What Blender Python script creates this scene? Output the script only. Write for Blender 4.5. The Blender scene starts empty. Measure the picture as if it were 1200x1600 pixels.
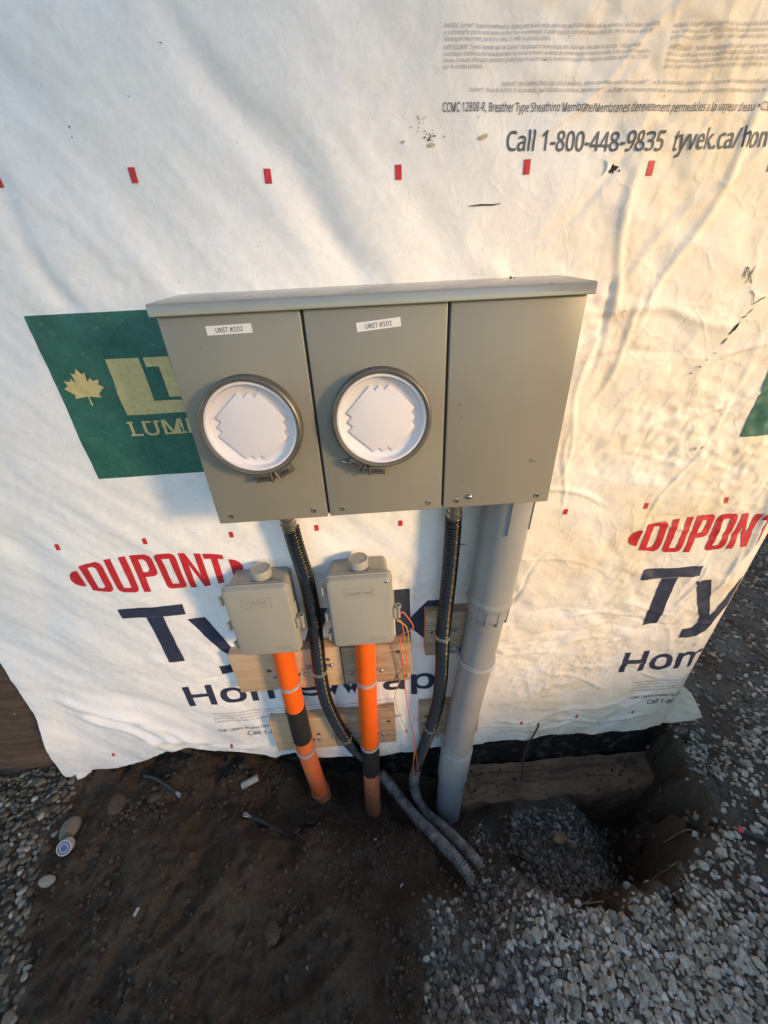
import bpy, bmesh, math, random
import numpy as np
from mathutils import Vector, Matrix
random.seed(7); rng = np.random.default_rng(11)
rad = math.radians
scene = bpy.context.scene
col = scene.collection

# ------------------------------------------------------------ camera
cam_d = bpy.data.cameras.new('camera'); cam = bpy.data.objects.new('camera', cam_d); col.objects.link(cam)
CAM = Vector((-0.0632, -0.7968, 1.4423)); YAW, PITCH, ROLL = rad(1.8205), rad(30.357), rad(-2.978)
_f = Vector((math.sin(YAW)*math.cos(PITCH), math.cos(YAW)*math.cos(PITCH), -math.sin(PITCH)))
_r = Vector((math.cos(YAW), -math.sin(YAW), 0)); _u = _r.cross(_f)
_r, _u = math.cos(ROLL)*_r + math.sin(ROLL)*_u, -math.sin(ROLL)*_r + math.cos(ROLL)*_u
M = Matrix((_r, _u, -_f)).transposed().to_4x4(); M.translation = CAM
cam.matrix_world = M
cam_d.sensor_fit = 'HORIZONTAL'; cam_d.sensor_width = 36; cam_d.lens = 596.4/1200*36
cam_d.clip_start = 0.02; cam_d.clip_end = 400
scene.camera = cam
# ------------------------------------------------------------ sky, sun, exposure
SUN_EL, SUN_AZ = 14.0, 54.0        # elevation; angle from the wall's normal towards the right
world = bpy.data.worlds.new('World'); scene.world = world; world.use_nodes = True
wn = world.node_tree; sky = wn.nodes.new('ShaderNodeTexSky'); sky.sky_type = 'NISHITA'; sky.sun_disc = False
sky.air_density = 1.0; sky.dust_density = 0.2; sky.ozone_density = 1.6; sky.sun_elevation = rad(SUN_EL); sky.sun_rotation = rad(180 - SUN_AZ)
bg = wn.nodes['Background']; bg.inputs['Strength'].default_value = 0.15
wn.links.new(sky.outputs['Color'], bg.inputs['Color'])
sun_d = bpy.data.lights.new('sun', 'SUN'); sun_d.energy = 1.85; sun_d.angle = rad(10); sun_d.color = (1.0, 0.65, 0.30)
sun = bpy.data.objects.new('sun', sun_d); col.objects.link(sun)
_s = Vector((math.sin(rad(SUN_AZ))*math.cos(rad(SUN_EL)), -math.cos(rad(SUN_AZ))*math.cos(rad(SUN_EL)), math.sin(rad(SUN_EL))))
sun.rotation_euler = (-_s).to_track_quat('-Z', 'Y').to_euler(); sun.location = _s*6
vs = scene.view_settings; vs.view_transform = 'Standard'; vs.look = 'None'; vs.gamma = 1; vs.use_curve_mapping = False
vs.exposure = 1.35

# ------------------------------------------------------------ helpers
def tag(o, label=None, cat=None, group=None, kind=None):
    if label: o['label'] = label
    if cat: o['category'] = cat
    if group: o['group'] = group
    if kind: o['kind'] = kind
    return o
def empty(name, loc, label, cat, group=None):
    o = bpy.data.objects.new(name, None); o.location = loc; o.empty_display_size = .05
    col.objects.link(o); return tag(o, label, cat, group)
def link_mesh(name, me, mat, parent=None, smooth=False):
    o = bpy.data.objects.new(name, me); col.objects.link(o)
    if mat is not None: me.materials.append(mat)
    if parent is not None:
        o.parent = parent
        def wm(p): return (wm(p.parent) @ p.matrix_parent_inverse if p.parent else Matrix.Identity(4)) @ p.matrix_basis
        o.matrix_parent_inverse = wm(parent).inverted()
    if smooth:
        me.polygons.foreach_set('use_smooth', [True]*len(me.polygons))
    return o
def np_mesh(name, V, F, mat, parent=None, smooth=True):
    me = bpy.data.meshes.new(name); V = np.asarray(V, np.float32); F = np.asarray(F, np.int32)
    me.vertices.add(len(V)); me.vertices.foreach_set('co', V.ravel())
    n, k = F.shape
    me.loops.add(n*k); me.loops.foreach_set('vertex_index', F.ravel())
    me.polygons.add(n); me.polygons.foreach_set('loop_start', np.arange(0, n*k, k, dtype=np.int32))
    me.update(calc_edges=True); me.validate()
    return link_mesh(name, me, mat, parent, smooth)
def grid_faces(nu, nv):
    i = np.arange(nu*nv).reshape(nu, nv)
    return np.stack([i[:-1, :-1], i[1:, :-1], i[1:, 1:], i[:-1, 1:]], -1).reshape(-1, 4)
class MB:
    def __init__(s): s.v = []; s.f = []
    def add(s, V, F):
        b = len(s.v); s.v += [tuple(p) for p in V]; s.f += [tuple(i+b for i in f) for f in F]; return s
    def box(s, x0, x1, y0, y1, z0, z1):
        V = [(x, y, z) for x in (x0, x1) for y in (y0, y1) for z in (z0, z1)]
        return s.add(V, [(0, 1, 3, 2), (4, 6, 7, 5), (0, 4, 5, 1), (2, 3, 7, 6), (0, 2, 6, 4), (1, 5, 7, 3)])
    def prism(s, pts, axis, a, b):
        n = len(pts)
        def mk(p, t): return {'x': (t, p[0], p[1]), 'y': (p[0], t, p[1]), 'z': (p[0], p[1], t)}[axis]
        V = [mk(p, a) for p in pts] + [mk(p, b) for p in pts]
        return s.add(V, [tuple(range(n))[::-1], tuple(range(n, 2*n))] + [(i, (i+1) % n, n+(i+1) % n, n+i) for i in range(n)])
    def lathe(s, prof, c, axis='y', n=48, closed=False, cap0=True):
        c = Vector(c); V = []; m = len(prof)
        for r, h in prof:
            for k in range(n):
                a = 2*math.pi*k/n; p, q = r*math.cos(a), r*math.sin(a)
                V.append(c + Vector({'y': (p, h, q), 'z': (p, q, h), 'x': (h, p, q)}[axis]))
        F = []
        for i in range(m if closed else m-1):
            j = (i+1) % m
            for k in range(n):
                F.append((i*n+k, i*n+(k+1) % n, j*n+(k+1) % n, j*n+k))
        if not closed:
            if cap0: F.append(tuple(range(n)))
            F.append(tuple(range((m-1)*n, m*n)))
        return s.add(V, F)
    def tube(s, P, r, n=10, caps=True):
        P = [Vector(p) for p in P]; m = len(P); V = []
        up = None
        for i in range(m):
            t = (P[min(i+1, m-1)] - P[max(i-1, 0)]).normalized()
            if up is None:
                up = t.orthogonal().normalized()
            up = (up - t*up.dot(t)).normalized(); sd = t.cross(up)
            rr = r[i] if hasattr(r, '__len__') else r
            for k in range(n):
                a = 2*math.pi*k/n; V.append(P[i] + (up*math.cos(a) + sd*math.sin(a))*rr)
        F = [(i*n+k, i*n+(k+1) % n, (i+1)*n+(k+1) % n, (i+1)*n+k) for i in range(m-1) for k in range(n)]
        if caps: F += [tuple(range(n))[::-1], tuple(range((m-1)*n, m*n))]
        return s.add(V, F)
    def ribbon(s, P, nrm, w, t):
        """flat bar along path P; nrm gives the width direction"""
        P = [Vector(p) for p in P]; m = len(P); V = []; nrm = Vector(nrm).normalized()
        for i in range(m):
            d = (P[min(i+1, m-1)] - P[max(i-1, 0)]).normalized(); o = d.cross(nrm).normalized()
            for a, b in ((-1, -1), (1, -1), (1, 1), (-1, 1)): V.append(P[i] + nrm*(a*w/2) + o*(b*t/2))
        F = [(i*4+k, i*4+(k+1) % 4, (i+1)*4+(k+1) % 4, (i+1)*4+k) for i in range(m-1) for k in range(4)]
        F += [(0, 1, 2, 3), (m*4-4, m*4-3, m*4-2, m*4-1)]
        return s.add(V, F)
    def build(s, name, mat, parent=None, smooth=False, bevel=0, seg=2, auto=None):
        me = bpy.data.meshes.new(name); bm = bmesh.new()
        vs_ = [bm.verts.new(v) for v in s.v]
        for f in s.f:
            try: bm.faces.new([vs_[i] for i in f])
            except ValueError: pass
        bmesh.ops.recalc_face_normals(bm, faces=bm.faces)
        if bevel:
            ed = [e for e in bm.edges if len(e.link_faces) == 2 and e.calc_face_angle(0) > .5]
            bmesh.ops.bevel(bm, geom=ed, offset=bevel, segments=seg, affect='EDGES', profile=.5, clamp_overlap=True)
        if auto is not None or smooth or bevel:
            for f in bm.faces: f.smooth = True
            lim = auto if auto is not None else (1.2 if smooth else .6)
            for e in bm.edges:
                if len(e.link_faces) == 2 and e.calc_face_angle(0) > lim: e.smooth = False
        bm.to_mesh(me); bm.free()
        return link_mesh(name, me, mat, parent)
def smooth_path(P, n=12):
    P = [Vector(p) for p in P]; out = []
    for i in range(len(P)-1):
        p0, p1, p2, p3 = P[max(i-1, 0)], P[i], P[i+1], P[min(i+2, len(P)-1)]
        for k in range(n):
            t = k/n; out.append(.5*((2*p1) + (p2-p0)*t + (2*p0-5*p1+4*p2-p3)*t*t + (3*p1-p0-3*p2+p3)*t**3))
    out.append(P[-1]); return out
def resample(P, step):
    out = [P[0]]; acc = 0
    for a, b in zip(P[:-1], P[1:]):
        L = (b-a).length; d = step-acc
        while d <= L: out.append(a+(b-a)*(d/L)); d += step
        acc = L-(d-step)
    return out

# ---- numpy noise
_tab = rng.random((256, 256)); _gang = rng.random((256, 256))*2*np.pi
def gnoise(x, y):
    xi = np.floor(x).astype(int); yi = np.floor(y).astype(int); fx = x-xi; fy = y-yi
    def g(i, j, dx, dy): a = _gang[(xi+i) & 255, (yi+j) & 255]; return np.cos(a)*dx + np.sin(a)*dy
    u = fx*fx*fx*(fx*(fx*6-15)+10); v = fy*fy*fy*(fy*(fy*6-15)+10)
    a = g(0, 0, fx, fy)*(1-u) + g(1, 0, fx-1, fy)*u; b = g(0, 1, fx, fy-1)*(1-u) + g(1, 1, fx-1, fy-1)*u
    return (a*(1-v)+b*v)*1.5
def fbm(x, y, o=4):
    s = 0; a = 1.; f = 1.
    for k in range(o): s = s + a*gnoise(x*f+17.3*k, y*f+5.1*k); a *= .5; f *= 2.03
    return s
def tri(t): return np.abs((t % 1.) - .5)*2
def sstep(a, b, x): t = np.clip((x-a)/(b-a), 0, 1); return t*t*(3-2*t)

# ------------------------------------------------------------ materials
def mat(name, color, rough=.6, metal=0., var=.0, vscale=8., bump=0., bscale=60., spec=.5, c2=None, detail=6., bdist=.002, stretch=None, speck=None):
    m = bpy.data.materials.new(name); m.use_nodes = True; nt = m.node_tree; N = nt.nodes; L = nt.links
    b = N['Principled BSDF']; b.inputs['Roughness'].default_value = rough; b.inputs['Metallic'].default_value = metal
    b.inputs['Specular IOR Level'].default_value = spec
    tc = N.new('ShaderNodeTexCoord'); mp = N.new('ShaderNodeMapping'); L.new(tc.outputs['Object'], mp.inputs['Vector'])
    if stretch: mp.inputs['Scale'].default_value = stretch
    nz = N.new('ShaderNodeTexNoise'); nz.inputs['Scale'].default_value = vscale; nz.inputs['Detail'].default_value = detail; nz.inputs['Roughness'].default_value = .62
    L.new(mp.outputs['Vector'], nz.inputs['Vector'])
    rp = N.new('ShaderNodeValToRGB'); rp.color_ramp.elements[0].position = .3; rp.color_ramp.elements[1].position = .7
    c2 = c2 or tuple(max(0, c*(1-var)) for c in color)
    rp.color_ramp.elements[0].color = (*c2, 1); rp.color_ramp.elements[1].color = (*color, 1)
    L.new(nz.outputs['Fac'], rp.inputs['Fac']); out = rp.outputs['Color']
    if speck:
        sc_, thr, sc_col = speck
        n2 = N.new('ShaderNodeTexNoise'); n2.inputs['Scale'].default_value = sc_; n2.inputs['Detail'].default_value = 3; L.new(tc.outputs['Object'], n2.inputs['Vector'])
        r2 = N.new('ShaderNodeValToRGB'); r2.color_ramp.elements[0].position = thr; r2.color_ramp.elements[1].position = min(1, thr+.06); L.new(n2.outputs['Fac'], r2.inputs['Fac'])
        mx = N.new('ShaderNodeMix'); mx.data_type = 'RGBA'; L.new(r2.outputs['Color'], mx.inputs['Factor']); L.new(out, mx.inputs['A']); mx.inputs['B'].default_value = (*sc_col, 1); out = mx.outputs['Result']
    L.new(out, b.inputs['Base Color'])
    if bump:
        n3 = N.new('ShaderNodeTexNoise'); n3.inputs['Scale'].default_value = bscale; n3.inputs['Detail'].default_value = 5; L.new(mp.outputs['Vector'], n3.inputs['Vector'])
        bp = N.new('ShaderNodeBump'); bp.inputs['Strength'].default_value = bump; bp.inputs['Distance'].default_value = bdist
        L.new(n3.outputs['Fac'], bp.inputs['Height']); L.new(bp.outputs['Normal'], b.inputs['Normal'])
    rr = N.new('ShaderNodeMapRange'); rr.inputs['To Min'].default_value = max(.05, rough-.1); rr.inputs['To Max'].default_value = min(1, rough+.1)
    L.new(nz.outputs['Fac'], rr.inputs['Value']); L.new(rr.outputs['Result'], b.inputs['Roughness'])
    return m
def wrap_material():
    m = bpy.data.materials.new('spunbond_wrap'); m.use_nodes = True; nt = m.node_tree; N = nt.nodes; L = nt.links
    b = N['Principled BSDF']; b.inputs['Roughness'].default_value = .55; b.inputs['Specular IOR Level'].default_value = .25
    tc = N.new('ShaderNodeTexCoord')
    def noise(sc, det, ro=.6, dist=0, mul=None):
        n = N.new('ShaderNodeTexNoise'); n.inputs['Scale'].default_value = sc; n.inputs['Detail'].default_value = det; n.inputs['Roughness'].default_value = ro; n.inputs['Distortion'].default_value = dist
        if mul:
            mp = N.new('ShaderNodeMapping'); mp.inputs['Scale'].default_value = mul; L.new(tc.outputs['Object'], mp.inputs['Vector']); L.new(mp.outputs['Vector'], n.inputs['Vector'])
        else: L.new(tc.outputs['Object'], n.inputs['Vector'])
        return n.outputs['Fac']
    def ramp(fac, a, bb, ca, cb):
        r = N.new('ShaderNodeValToRGB'); r.color_ramp.elements[0].position = a; r.color_ramp.elements[1].position = bb
        r.color_ramp.elements[0].color = (*ca, 1); r.color_ramp.elements[1].color = (*cb, 1); L.new(fac, r.inputs['Fac']); return r.outputs['Color']
    def mix(fac, a, bb, kind='MIX'):
        x = N.new('ShaderNodeMix'); x.data_type = 'RGBA'; x.blend_type = kind
        for s, v in (('Factor', fac), ('A', a), ('B', bb)):
            if isinstance(v, (tuple, float, int)): x.inputs[s].default_value = v if not isinstance(v, tuple) else (*v, 1)
            else: L.new(v, x.inputs[s])
        return x.outputs['Result']
    fib = ramp(noise(55, 8, .75, .6), .3, .7, (.75, .735, .745), (.86, .845, .855))      # flash-spun fibre mottling
    clouds = ramp(noise(3.2, 5, .6, .8), .28, .62, (.25, .25, .25), (.95, .95, .95))
    # warm light painted as a tan tint, stronger towards the corner of the house
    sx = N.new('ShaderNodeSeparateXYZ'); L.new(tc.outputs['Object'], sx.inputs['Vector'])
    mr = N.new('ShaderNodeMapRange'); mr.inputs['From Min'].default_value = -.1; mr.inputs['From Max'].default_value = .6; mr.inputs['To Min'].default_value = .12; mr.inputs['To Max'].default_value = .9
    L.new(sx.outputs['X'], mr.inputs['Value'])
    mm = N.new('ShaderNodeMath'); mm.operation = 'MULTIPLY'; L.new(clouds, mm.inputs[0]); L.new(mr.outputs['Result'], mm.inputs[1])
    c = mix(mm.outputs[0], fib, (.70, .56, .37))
    dirt = ramp(noise(14, 8, .75, 1.), .66, .82, (0, 0, 0), (.4, .4, .4)); c = mix(dirt, c, (.42, .33, .24))
    spk = ramp(noise(120, 2, .5), .77, .8, (0, 0, 0), (.7, .7, .7)); c = mix(spk, c, (.12, .1, .08))
    # splash dirt near the ground
    mz = N.new('ShaderNodeMapRange'); mz.inputs['From Min'].default_value = .3; mz.inputs['From Max'].default_value = -.05; mz.inputs['To Max'].default_value = .55; L.new(sx.outputs['Z'], mz.inputs['Value'])
    m2 = N.new('ShaderNodeMath'); m2.operation = 'MULTIPLY'; L.new(mz.outputs['Result'], m2.inputs[0]); L.new(ramp(noise(9, 7, .7, .5), .4, .75, (0, 0, 0), (1, 1, 1)), m2.inputs[1])
    c = mix(m2.outputs[0], c, (.35, .28, .22))
    L.new(c, b.inputs['Base Color'])
    # fine crinkle relief
    v = N.new('ShaderNodeTexVoronoi'); v.feature = 'DISTANCE_TO_EDGE'; v.inputs['Scale'].default_value = 16
    wv = N.new('ShaderNodeMix'); wv.data_type = 'VECTOR'; wv.inputs['Factor'].default_value = .12
    nn = N.new('ShaderNodeTexNoise'); nn.inputs['Scale'].default_value = 9; nn.inputs['Detail'].default_value = 4; L.new(tc.outputs['Object'], nn.inputs['Vector'])
    L.new(tc.outputs['Object'], wv.inputs['A']); L.new(nn.outputs['Color'], wv.inputs['B']); L.new(wv.outputs['Result'], v.inputs['Vector'])
    vr = N.new('ShaderNodeMapRange'); vr.inputs['From Max'].default_value = .10; vr.inputs['To Min'].default_value = .12; vr.inputs['To Max'].default_value = 0.; L.new(v.outputs['Distance'], vr.inputs['Value'])
    h1 = N.new('ShaderNodeMath'); h1.operation = 'MULTIPLY'; L.new(vr.outputs['Result'], h1.inputs[0]); L.new(mr.outputs['Result'], h1.inputs[1])
    h2 = N.new('ShaderNodeMath'); h2.operation = 'MULTIPLY_ADD'; L.new(noise(38, 6, .65, .8), h2.inputs[0]); h2.inputs[1].default_value = .22; L.new(h1.outputs[0], h2.inputs[2])
    bp = N.new('ShaderNodeBump'); bp.inputs['Strength'].default_value = .6; bp.inputs['Distance'].default_value = .009; L.new(h2.outputs[0], bp.inputs['Height']); L.new(bp.outputs['Normal'], b.inputs['Normal'])
    return m
def ground_material():
    m = bpy.data.materials.new('mud_ground'); m.use_nodes = True; nt = m.node_tree; N = nt.nodes; L = nt.links
    b = N['Principled BSDF']; tc = N.new('ShaderNodeTexCoord')
    def noise(sc, det, ro=.65, dist=0):
        n = N.new('ShaderNodeTexNoise'); n.inputs['Scale'].default_value = sc; n.inputs['Detail'].default_value = det; n.inputs['Roughness'].default_value = ro; n.inputs['Distortion'].default_value = dist
        L.new(tc.outputs['Object'], n.inputs['Vector']); return n.outputs['Fac']
    def ramp(fac, pts):
        r = N.new('ShaderNodeValToRGB'); e = r.color_ramp.elements
        e[0].position, e[0].color = pts[0][0], (*pts[0][1], 1); e[1].position, e[1].color = pts[-1][0], (*pts[-1][1], 1)
        for p, c in pts[1:-1]: q = e.new(p); q.color = (*c, 1)
        L.new(fac, r.inputs['Fac']); return r.outputs['Color']
    big = ramp(noise(5, 8, .7, .4), [(.3, (.066, .042, .024)), (.5, (.094, .061, .036)), (.72, (.128, .085, .052))])
    fine = ramp(noise(130, 5, .7), [(.35, (.55, .55, .55)), (.6, (1, 1, 1)), (.78, (1.9, 1.8, 1.7))])
    x = N.new('ShaderNodeMix'); x.data_type = 'RGBA'; x.blend_type = 'MULTIPLY'; x.inputs['Factor'].default_value = .8; L.new(big, x.inputs['A']); L.new(fine, x.inputs['B'])
    at = N.new('ShaderNodeAttribute'); at.attribute_name = 'fines'
    grit = ramp(noise(160, 4, .7), [(.3, (.07, .058, .042)), (.55, (.17, .15, .12)), (.75, (.33, .30, .25))])
    xg = N.new('ShaderNodeMix'); xg.data_type = 'RGBA'; L.new(at.outputs['Fac'], xg.inputs['Factor']); L.new(x.outputs['Result'], xg.inputs['A']); L.new(grit, xg.inputs['B'])
    L.new(xg.outputs['Result'], b.inputs['Base Color'])
    rr = N.new('ShaderNodeMapRange'); rr.inputs['From Min'].default_value = .35; rr.inputs['From Max'].default_value = .65; rr.inputs['To Min'].default_value = .75; rr.inputs['To Max'].default_value = 1.
    L.new(noise(7, 4), rr.inputs['Value']); L.new(rr.outputs['Result'], b.inputs['Roughness']); b.inputs['Specular IOR Level'].default_value = .3
    bp = N.new('ShaderNodeBump'); bp.inputs['Strength'].default_value = .9; bp.inputs['Distance'].default_value = .016; L.new(noise(75, 9, .8, .3), bp.inputs['Height'])
    L.new(bp.outputs['Normal'], b.inputs['Normal']); return m
def stone_material(name, ramp_pts, wet=.6):
    m = bpy.data.materials.new(name); m.use_nodes = True; nt = m.node_tree; N = nt.nodes; L = nt.links
    b = N['Principled BSDF']; b.inputs['Roughness'].default_value = wet; b.inputs['Specular IOR Level'].default_value = .35
    g = N.new('ShaderNodeNewGeometry'); oi = N.new('ShaderNodeObjectInfo'); ad = N.new('ShaderNodeMath'); ad.operation = 'ADD'; L.new(g.outputs['Random Per Island'], ad.inputs[0]); L.new(oi.outputs['Random'], ad.inputs[1])
    fr = N.new('ShaderNodeMath'); fr.operation = 'FRACT'; L.new(ad.outputs[0], fr.inputs[0])
    r = N.new('ShaderNodeValToRGB'); e = r.color_ramp.elements
    e[0].position, e[0].color = ramp_pts[0][0], (*ramp_pts[0][1], 1); e[1].position, e[1].color = ramp_pts[-1][0], (*ramp_pts[-1][1], 1)
    for p, c in ramp_pts[1:-1]: q = e.new(p); q.color = (*c, 1)
    L.new(fr.outputs[0], r.inputs['Fac'])
    tc = N.new('ShaderNodeTexCoord'); n = N.new('ShaderNodeTexNoise'); n.inputs['Scale'].default_value = 90; n.inputs['Detail'].default_value = 6; n.inputs['Roughness'].default_value = .7; L.new(tc.outputs['Object'], n.inputs['Vector'])
    r2 = N.new('ShaderNodeValToRGB'); r2.color_ramp.elements[0].position = .3; r2.color_ramp.elements[0].color = (.45, .43, .41, 1); r2.color_ramp.elements[1].position = .68; r2.color_ramp.elements[1].color = (1.15, 1.15, 1.15, 1); L.new(n.outputs['Fac'], r2.inputs['Fac'])
    x = N.new('ShaderNodeMix'); x.data_type = 'RGBA'; x.blend_type = 'MULTIPLY'; x.inputs['Factor'].default_value = 1; L.new(r.outputs['Color'], x.inputs['A']); L.new(r2.outputs['Color'], x.inputs['B'])
    n5 = N.new('ShaderNodeTexNoise'); n5.inputs['Scale'].default_value = 3.; n5.inputs['Detail'].default_value = 4; L.new(tc.outputs['Object'], n5.inputs['Vector'])
    r5 = N.new('ShaderNodeValToRGB'); r5.color_ramp.elements[0].position = .42; r5.color_ramp.elements[0].color = (0, 0, 0, 1); r5.color_ramp.elements[1].position = .62; r5.color_ramp.elements[1].color = (.5, .5, .5, 1); L.new(n5.outputs['Fac'], r5.inputs['Fac'])
    x5 = N.new('ShaderNodeMix'); x5.data_type = 'RGBA'; L.new(r5.outputs['Color'], x5.inputs['Factor']); L.new(x.outputs['Result'], x5.inputs['A']); x5.inputs['B'].default_value = (.13, .10, .068, 1)
    L.new(x5.outputs['Result'], b.inputs['Base Color'])
    bp = N.new('ShaderNodeBump'); bp.inputs['Strength'].default_value = .5; bp.inputs['Distance'].default_value = .003; L.new(n.outputs['Fac'], bp.inputs['Height']); L.new(bp.outputs['Normal'], b.inputs['Normal'])
    return m

MT = dict(
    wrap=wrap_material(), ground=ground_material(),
    stone=stone_material('grey_gravel', [(0, (.20, .17, .125)), (.2, (.36, .315, .245)), (.55, (.50, .445, .355)), (.85, (.60, .54, .44)), (1, (.70, .65, .56))], .75),
    wet_shaded_stone=stone_material('damp_shade_painted_gravel', [(0, (.05, .043, .033)), (.3, (.11, .098, .079)), (.7, (.18, .162, .135)), (1, (.36, .335, .29))], .55),  # darker copy: shade painted into the hole's stones, and wet gravel beside it
    brown_stone=stone_material('river_gravel', [(0, (.05, .038, .025)), (.4, (.12, .098, .066)), (.75, (.20, .17, .12)), (.92, (.34, .30, .23)), (1, (.58, .55, .47))], .55),
    clod=mat('mud_clod', (.092, .058, .033), .85, var=.5, vscale=40, bump=.8, bscale=120, bdist=.006),
    green=mat('green_ink', (.022, .13, .095), .6, var=.35, vscale=90, bump=.2, bscale=150, speck=(300, .66, (.12, .26, .2))),
    gold=mat('gold_ink', (.62, .50, .22), .6, var=.25, vscale=120, speck=(300, .64, (.2, .27, .15))),
    red=mat('red_ink', (.58, .022, .032), .6, var=.3, vscale=90),
    navy=mat('navy_ink', (.030, .038, .075), .6, var=.3, vscale=90, speck=(200, .7, (.16, .17, .22))),
    ink=mat('grey_ink', (.085, .088, .105), .6, var=.2, vscale=90),
    fine=mat('fine_print_ink', (.24, .24, .26), .6, var=.2, vscale=90),
    marker=mat('black_marker', (.03, .025, .035), .6, var=.3, vscale=200),
    stain=mat('rusty_stain', (.20, .105, .05), .8, var=.6, vscale=90),
    tear=mat('torn_hole_dark', (.02, .015, .012), .9, var=.5, vscale=60),
    paint=mat('grey_box_paint', (.246, .227, .186), .34, var=.13, vscale=6, stretch=(1.3, 1, .7), bump=.05, bscale=500, bdist=.0005, speck=(70, .78, (.17, .16, .14))),
    hood=mat('rain_wet_hood_paint', (.255, .24, .205), .16, var=.15, vscale=14, spec=1.0, speck=(60, .70, (.12, .11, .095))),
    inner=mat('dark_box_inside', (.03, .03, .028), .6, var=.3),
    ringm=mat('dull_steel_ring', (.20, .178, .145), .42, .6, var=.25, vscale=30, bump=.05),
    latchm=mat('bronze_latch', (.20, .175, .14), .45, .6, var=.4, vscale=60),
    white=mat('white_plastic', (.72, .67, .69), .38, var=.04, vscale=12),
    sticker=mat('white_label', (.78, .74, .70), .5, var=.06, vscale=60),
    lettering=mat('label_lettering', (.05, .045, .045), .5, var=.2),
    screw=mat('zinc_screw', (.45, .43, .38), .35, .9, var=.3, vscale=80),
    pbox=mat('grey_plastic_box', (.305, .288, .250), .48, var=.06, vscale=14, bump=.06, bscale=400, bdist=.0006),
    emboss=mat('embossed_plastic', (.298, .281, .244), .48, var=.05, vscale=14),
    pvc=mat('grey_conduit', (.275, .266, .255), .4, var=.12, vscale=11, speck=(45, .72, (.24, .225, .2))),
    strapm=mat('galvanised_strap', (.46, .47, .47), .38, .7, var=.25, vscale=50),
    orange=mat('orange_conduit', (.80, .118, .010), .42, var=.12, vscale=9),
    orange_dirty=mat('dirty_orange_conduit', (.70, .125, .022), .5, var=.4, vscale=16, c2=(.44, .14, .06)),
    orange_old=mat('muddy_orange_conduit', (.60, .165, .06), .6, var=.55, vscale=18, c2=(.22, .11, .06)),
    tape=mat('black_tape', (.022, .022, .022), .5, var=.3, vscale=50),
    flex=mat('black_flex_conduit', (.008, .0075, .007), .26, var=.4, vscale=30, speck=(45, .72, (.22, .20, .17))),
    flex_dusty=mat('dusty_flex_conduit', (.33, .29, .24), .6, var=.7, vscale=35, c2=(.05, .045, .04)),
    wood=mat('pine_board', (.55, .385, .245), .7, var=.3, vscale=6, stretch=(1.2, 14, 14), bump=.25, bscale=30, c2=(.42, .275, .165), speck=(34, .74, (.15, .09, .05))),
    wood2=mat('weathered_board', (.44, .31, .205), .8, var=.3, vscale=8, stretch=(1.5, 12, 12), bump=.4, bscale=30, c2=(.22, .14, .085), speck=(50, .68, (.10, .07, .045))),
    concrete=mat('soil_stained_concrete', (.27, .145, .075), .9, var=.3, vscale=9, stretch=(1, 1, 1.6), c2=(.14, .075, .04), bump=.9, bscale=22, bdist=.008, speck=(24, .62, (.10, .055, .03))),
    stained=mat('brown_stained_foundation', (.13, .078, .05), .9, var=.3, vscale=7, stretch=(.6, 1, 4.), c2=(.045, .028, .019), bump=1., bscale=24, bdist=.014, speck=(60, .67, (.24, .16, .13))),
    tar=mat('black_damp_proofing', (.014, .013, .011), .5, var=.5, vscale=25, bump=.8, bscale=40, bdist=.008, speck=(28, .56, (.075, .05, .03))),
    osb=mat('sheathing_board', (.42, .29, .17), .8, var=.35, vscale=25, bump=.3),
    wire_o=mat('orange_wire', (.75, .16, .07), .5, var=.2), wire_y=mat('yellow_wire', (.55, .40, .10), .5, var=.2),
    wire_b=mat('brown_wire', (.10, .052, .03), .5, var=.4, vscale=60),
    copper=mat('bare_strands', (.62, .6, .57), .35, .8, var=.3, vscale=90),
    cap=mat('grimy_white_plastic', (.45, .42, .37), .6, var=.4, vscale=60),
    blue=mat('blue_print', (.05, .09, .22), .5, var=.2),
    leaf=mat('dry_leaf', (.30, .19, .09), .8, var=.4, vscale=40),
    twig=mat('dry_twig', (.22, .15, .08), .85, var=.4, vscale=60),
    redcap=mat('red_plastic_tip', (.6, .05, .05), .5, var=.2),
    chip=mat('pale_chip', (.38, .36, .31), .6, var=.25, vscale=50),
    shade_foliage=mat('shade_tree_foliage', (.07, .10, .03), .6, var=.5, vscale=4),
    soil=mat('shade_heap_soil', (.08, .055, .035), .95, var=.5, vscale=3, bump=.8, bscale=20, bdist=.03),
)

# ------------------------------------------------------------ ground height
CP = np.array([(-1.9, -.9, .0), (-1.9, .3, .0), (-1.5, -.02, .0), (-1.2, -.05, 0), (-1.05, -.5, .0), (-1.2, -.9, 0), (-.95, -.06, .0), (-.8, -.05, .01),
    (-.62, -.06, -.03), (-.75, -.3, .02), (-.5, -.3, .0), (-.6, -.7, .01), (-.46, -.07, -.09), (-.345, -.09, -.16), (-.25, -.06, -.24), (-.14, -.12, -.25), (-.02, -.1, -.3),
    (.15, -.1, -.37), (.24, -.1, -.36), (-.3, -.3, -.05), (-.12, -.3, -.12), (.03, -.3, -.18), (.12, -.26, -.26), (.0, -.45, -.06), (-.25, -.5, -.02), (.2, -.38, -.15),
    (.3, -.5, -.06), (.0, -.75, 0.), (.5, -.6, -.03), (.75, -.6, -.01), (.9, -.9, 0), (.95, -.3, -.02), (1.05, -.05, -.06), (1.2, -.2, -.02), (1.5, .3, -.02), (2.2, 1., 0.), (1.2, .8, 0), (2.6, -.5, 0), (0, -1.4, 0), (-1.5, -1.5, 0), (1.5, -1.5, 0),
    (.45, -.05, -.2), (.7, -.05, -.18), (-.4, .2, -.3), (.5, .3, -.3), (-1.2, .3, 0.)])
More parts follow.
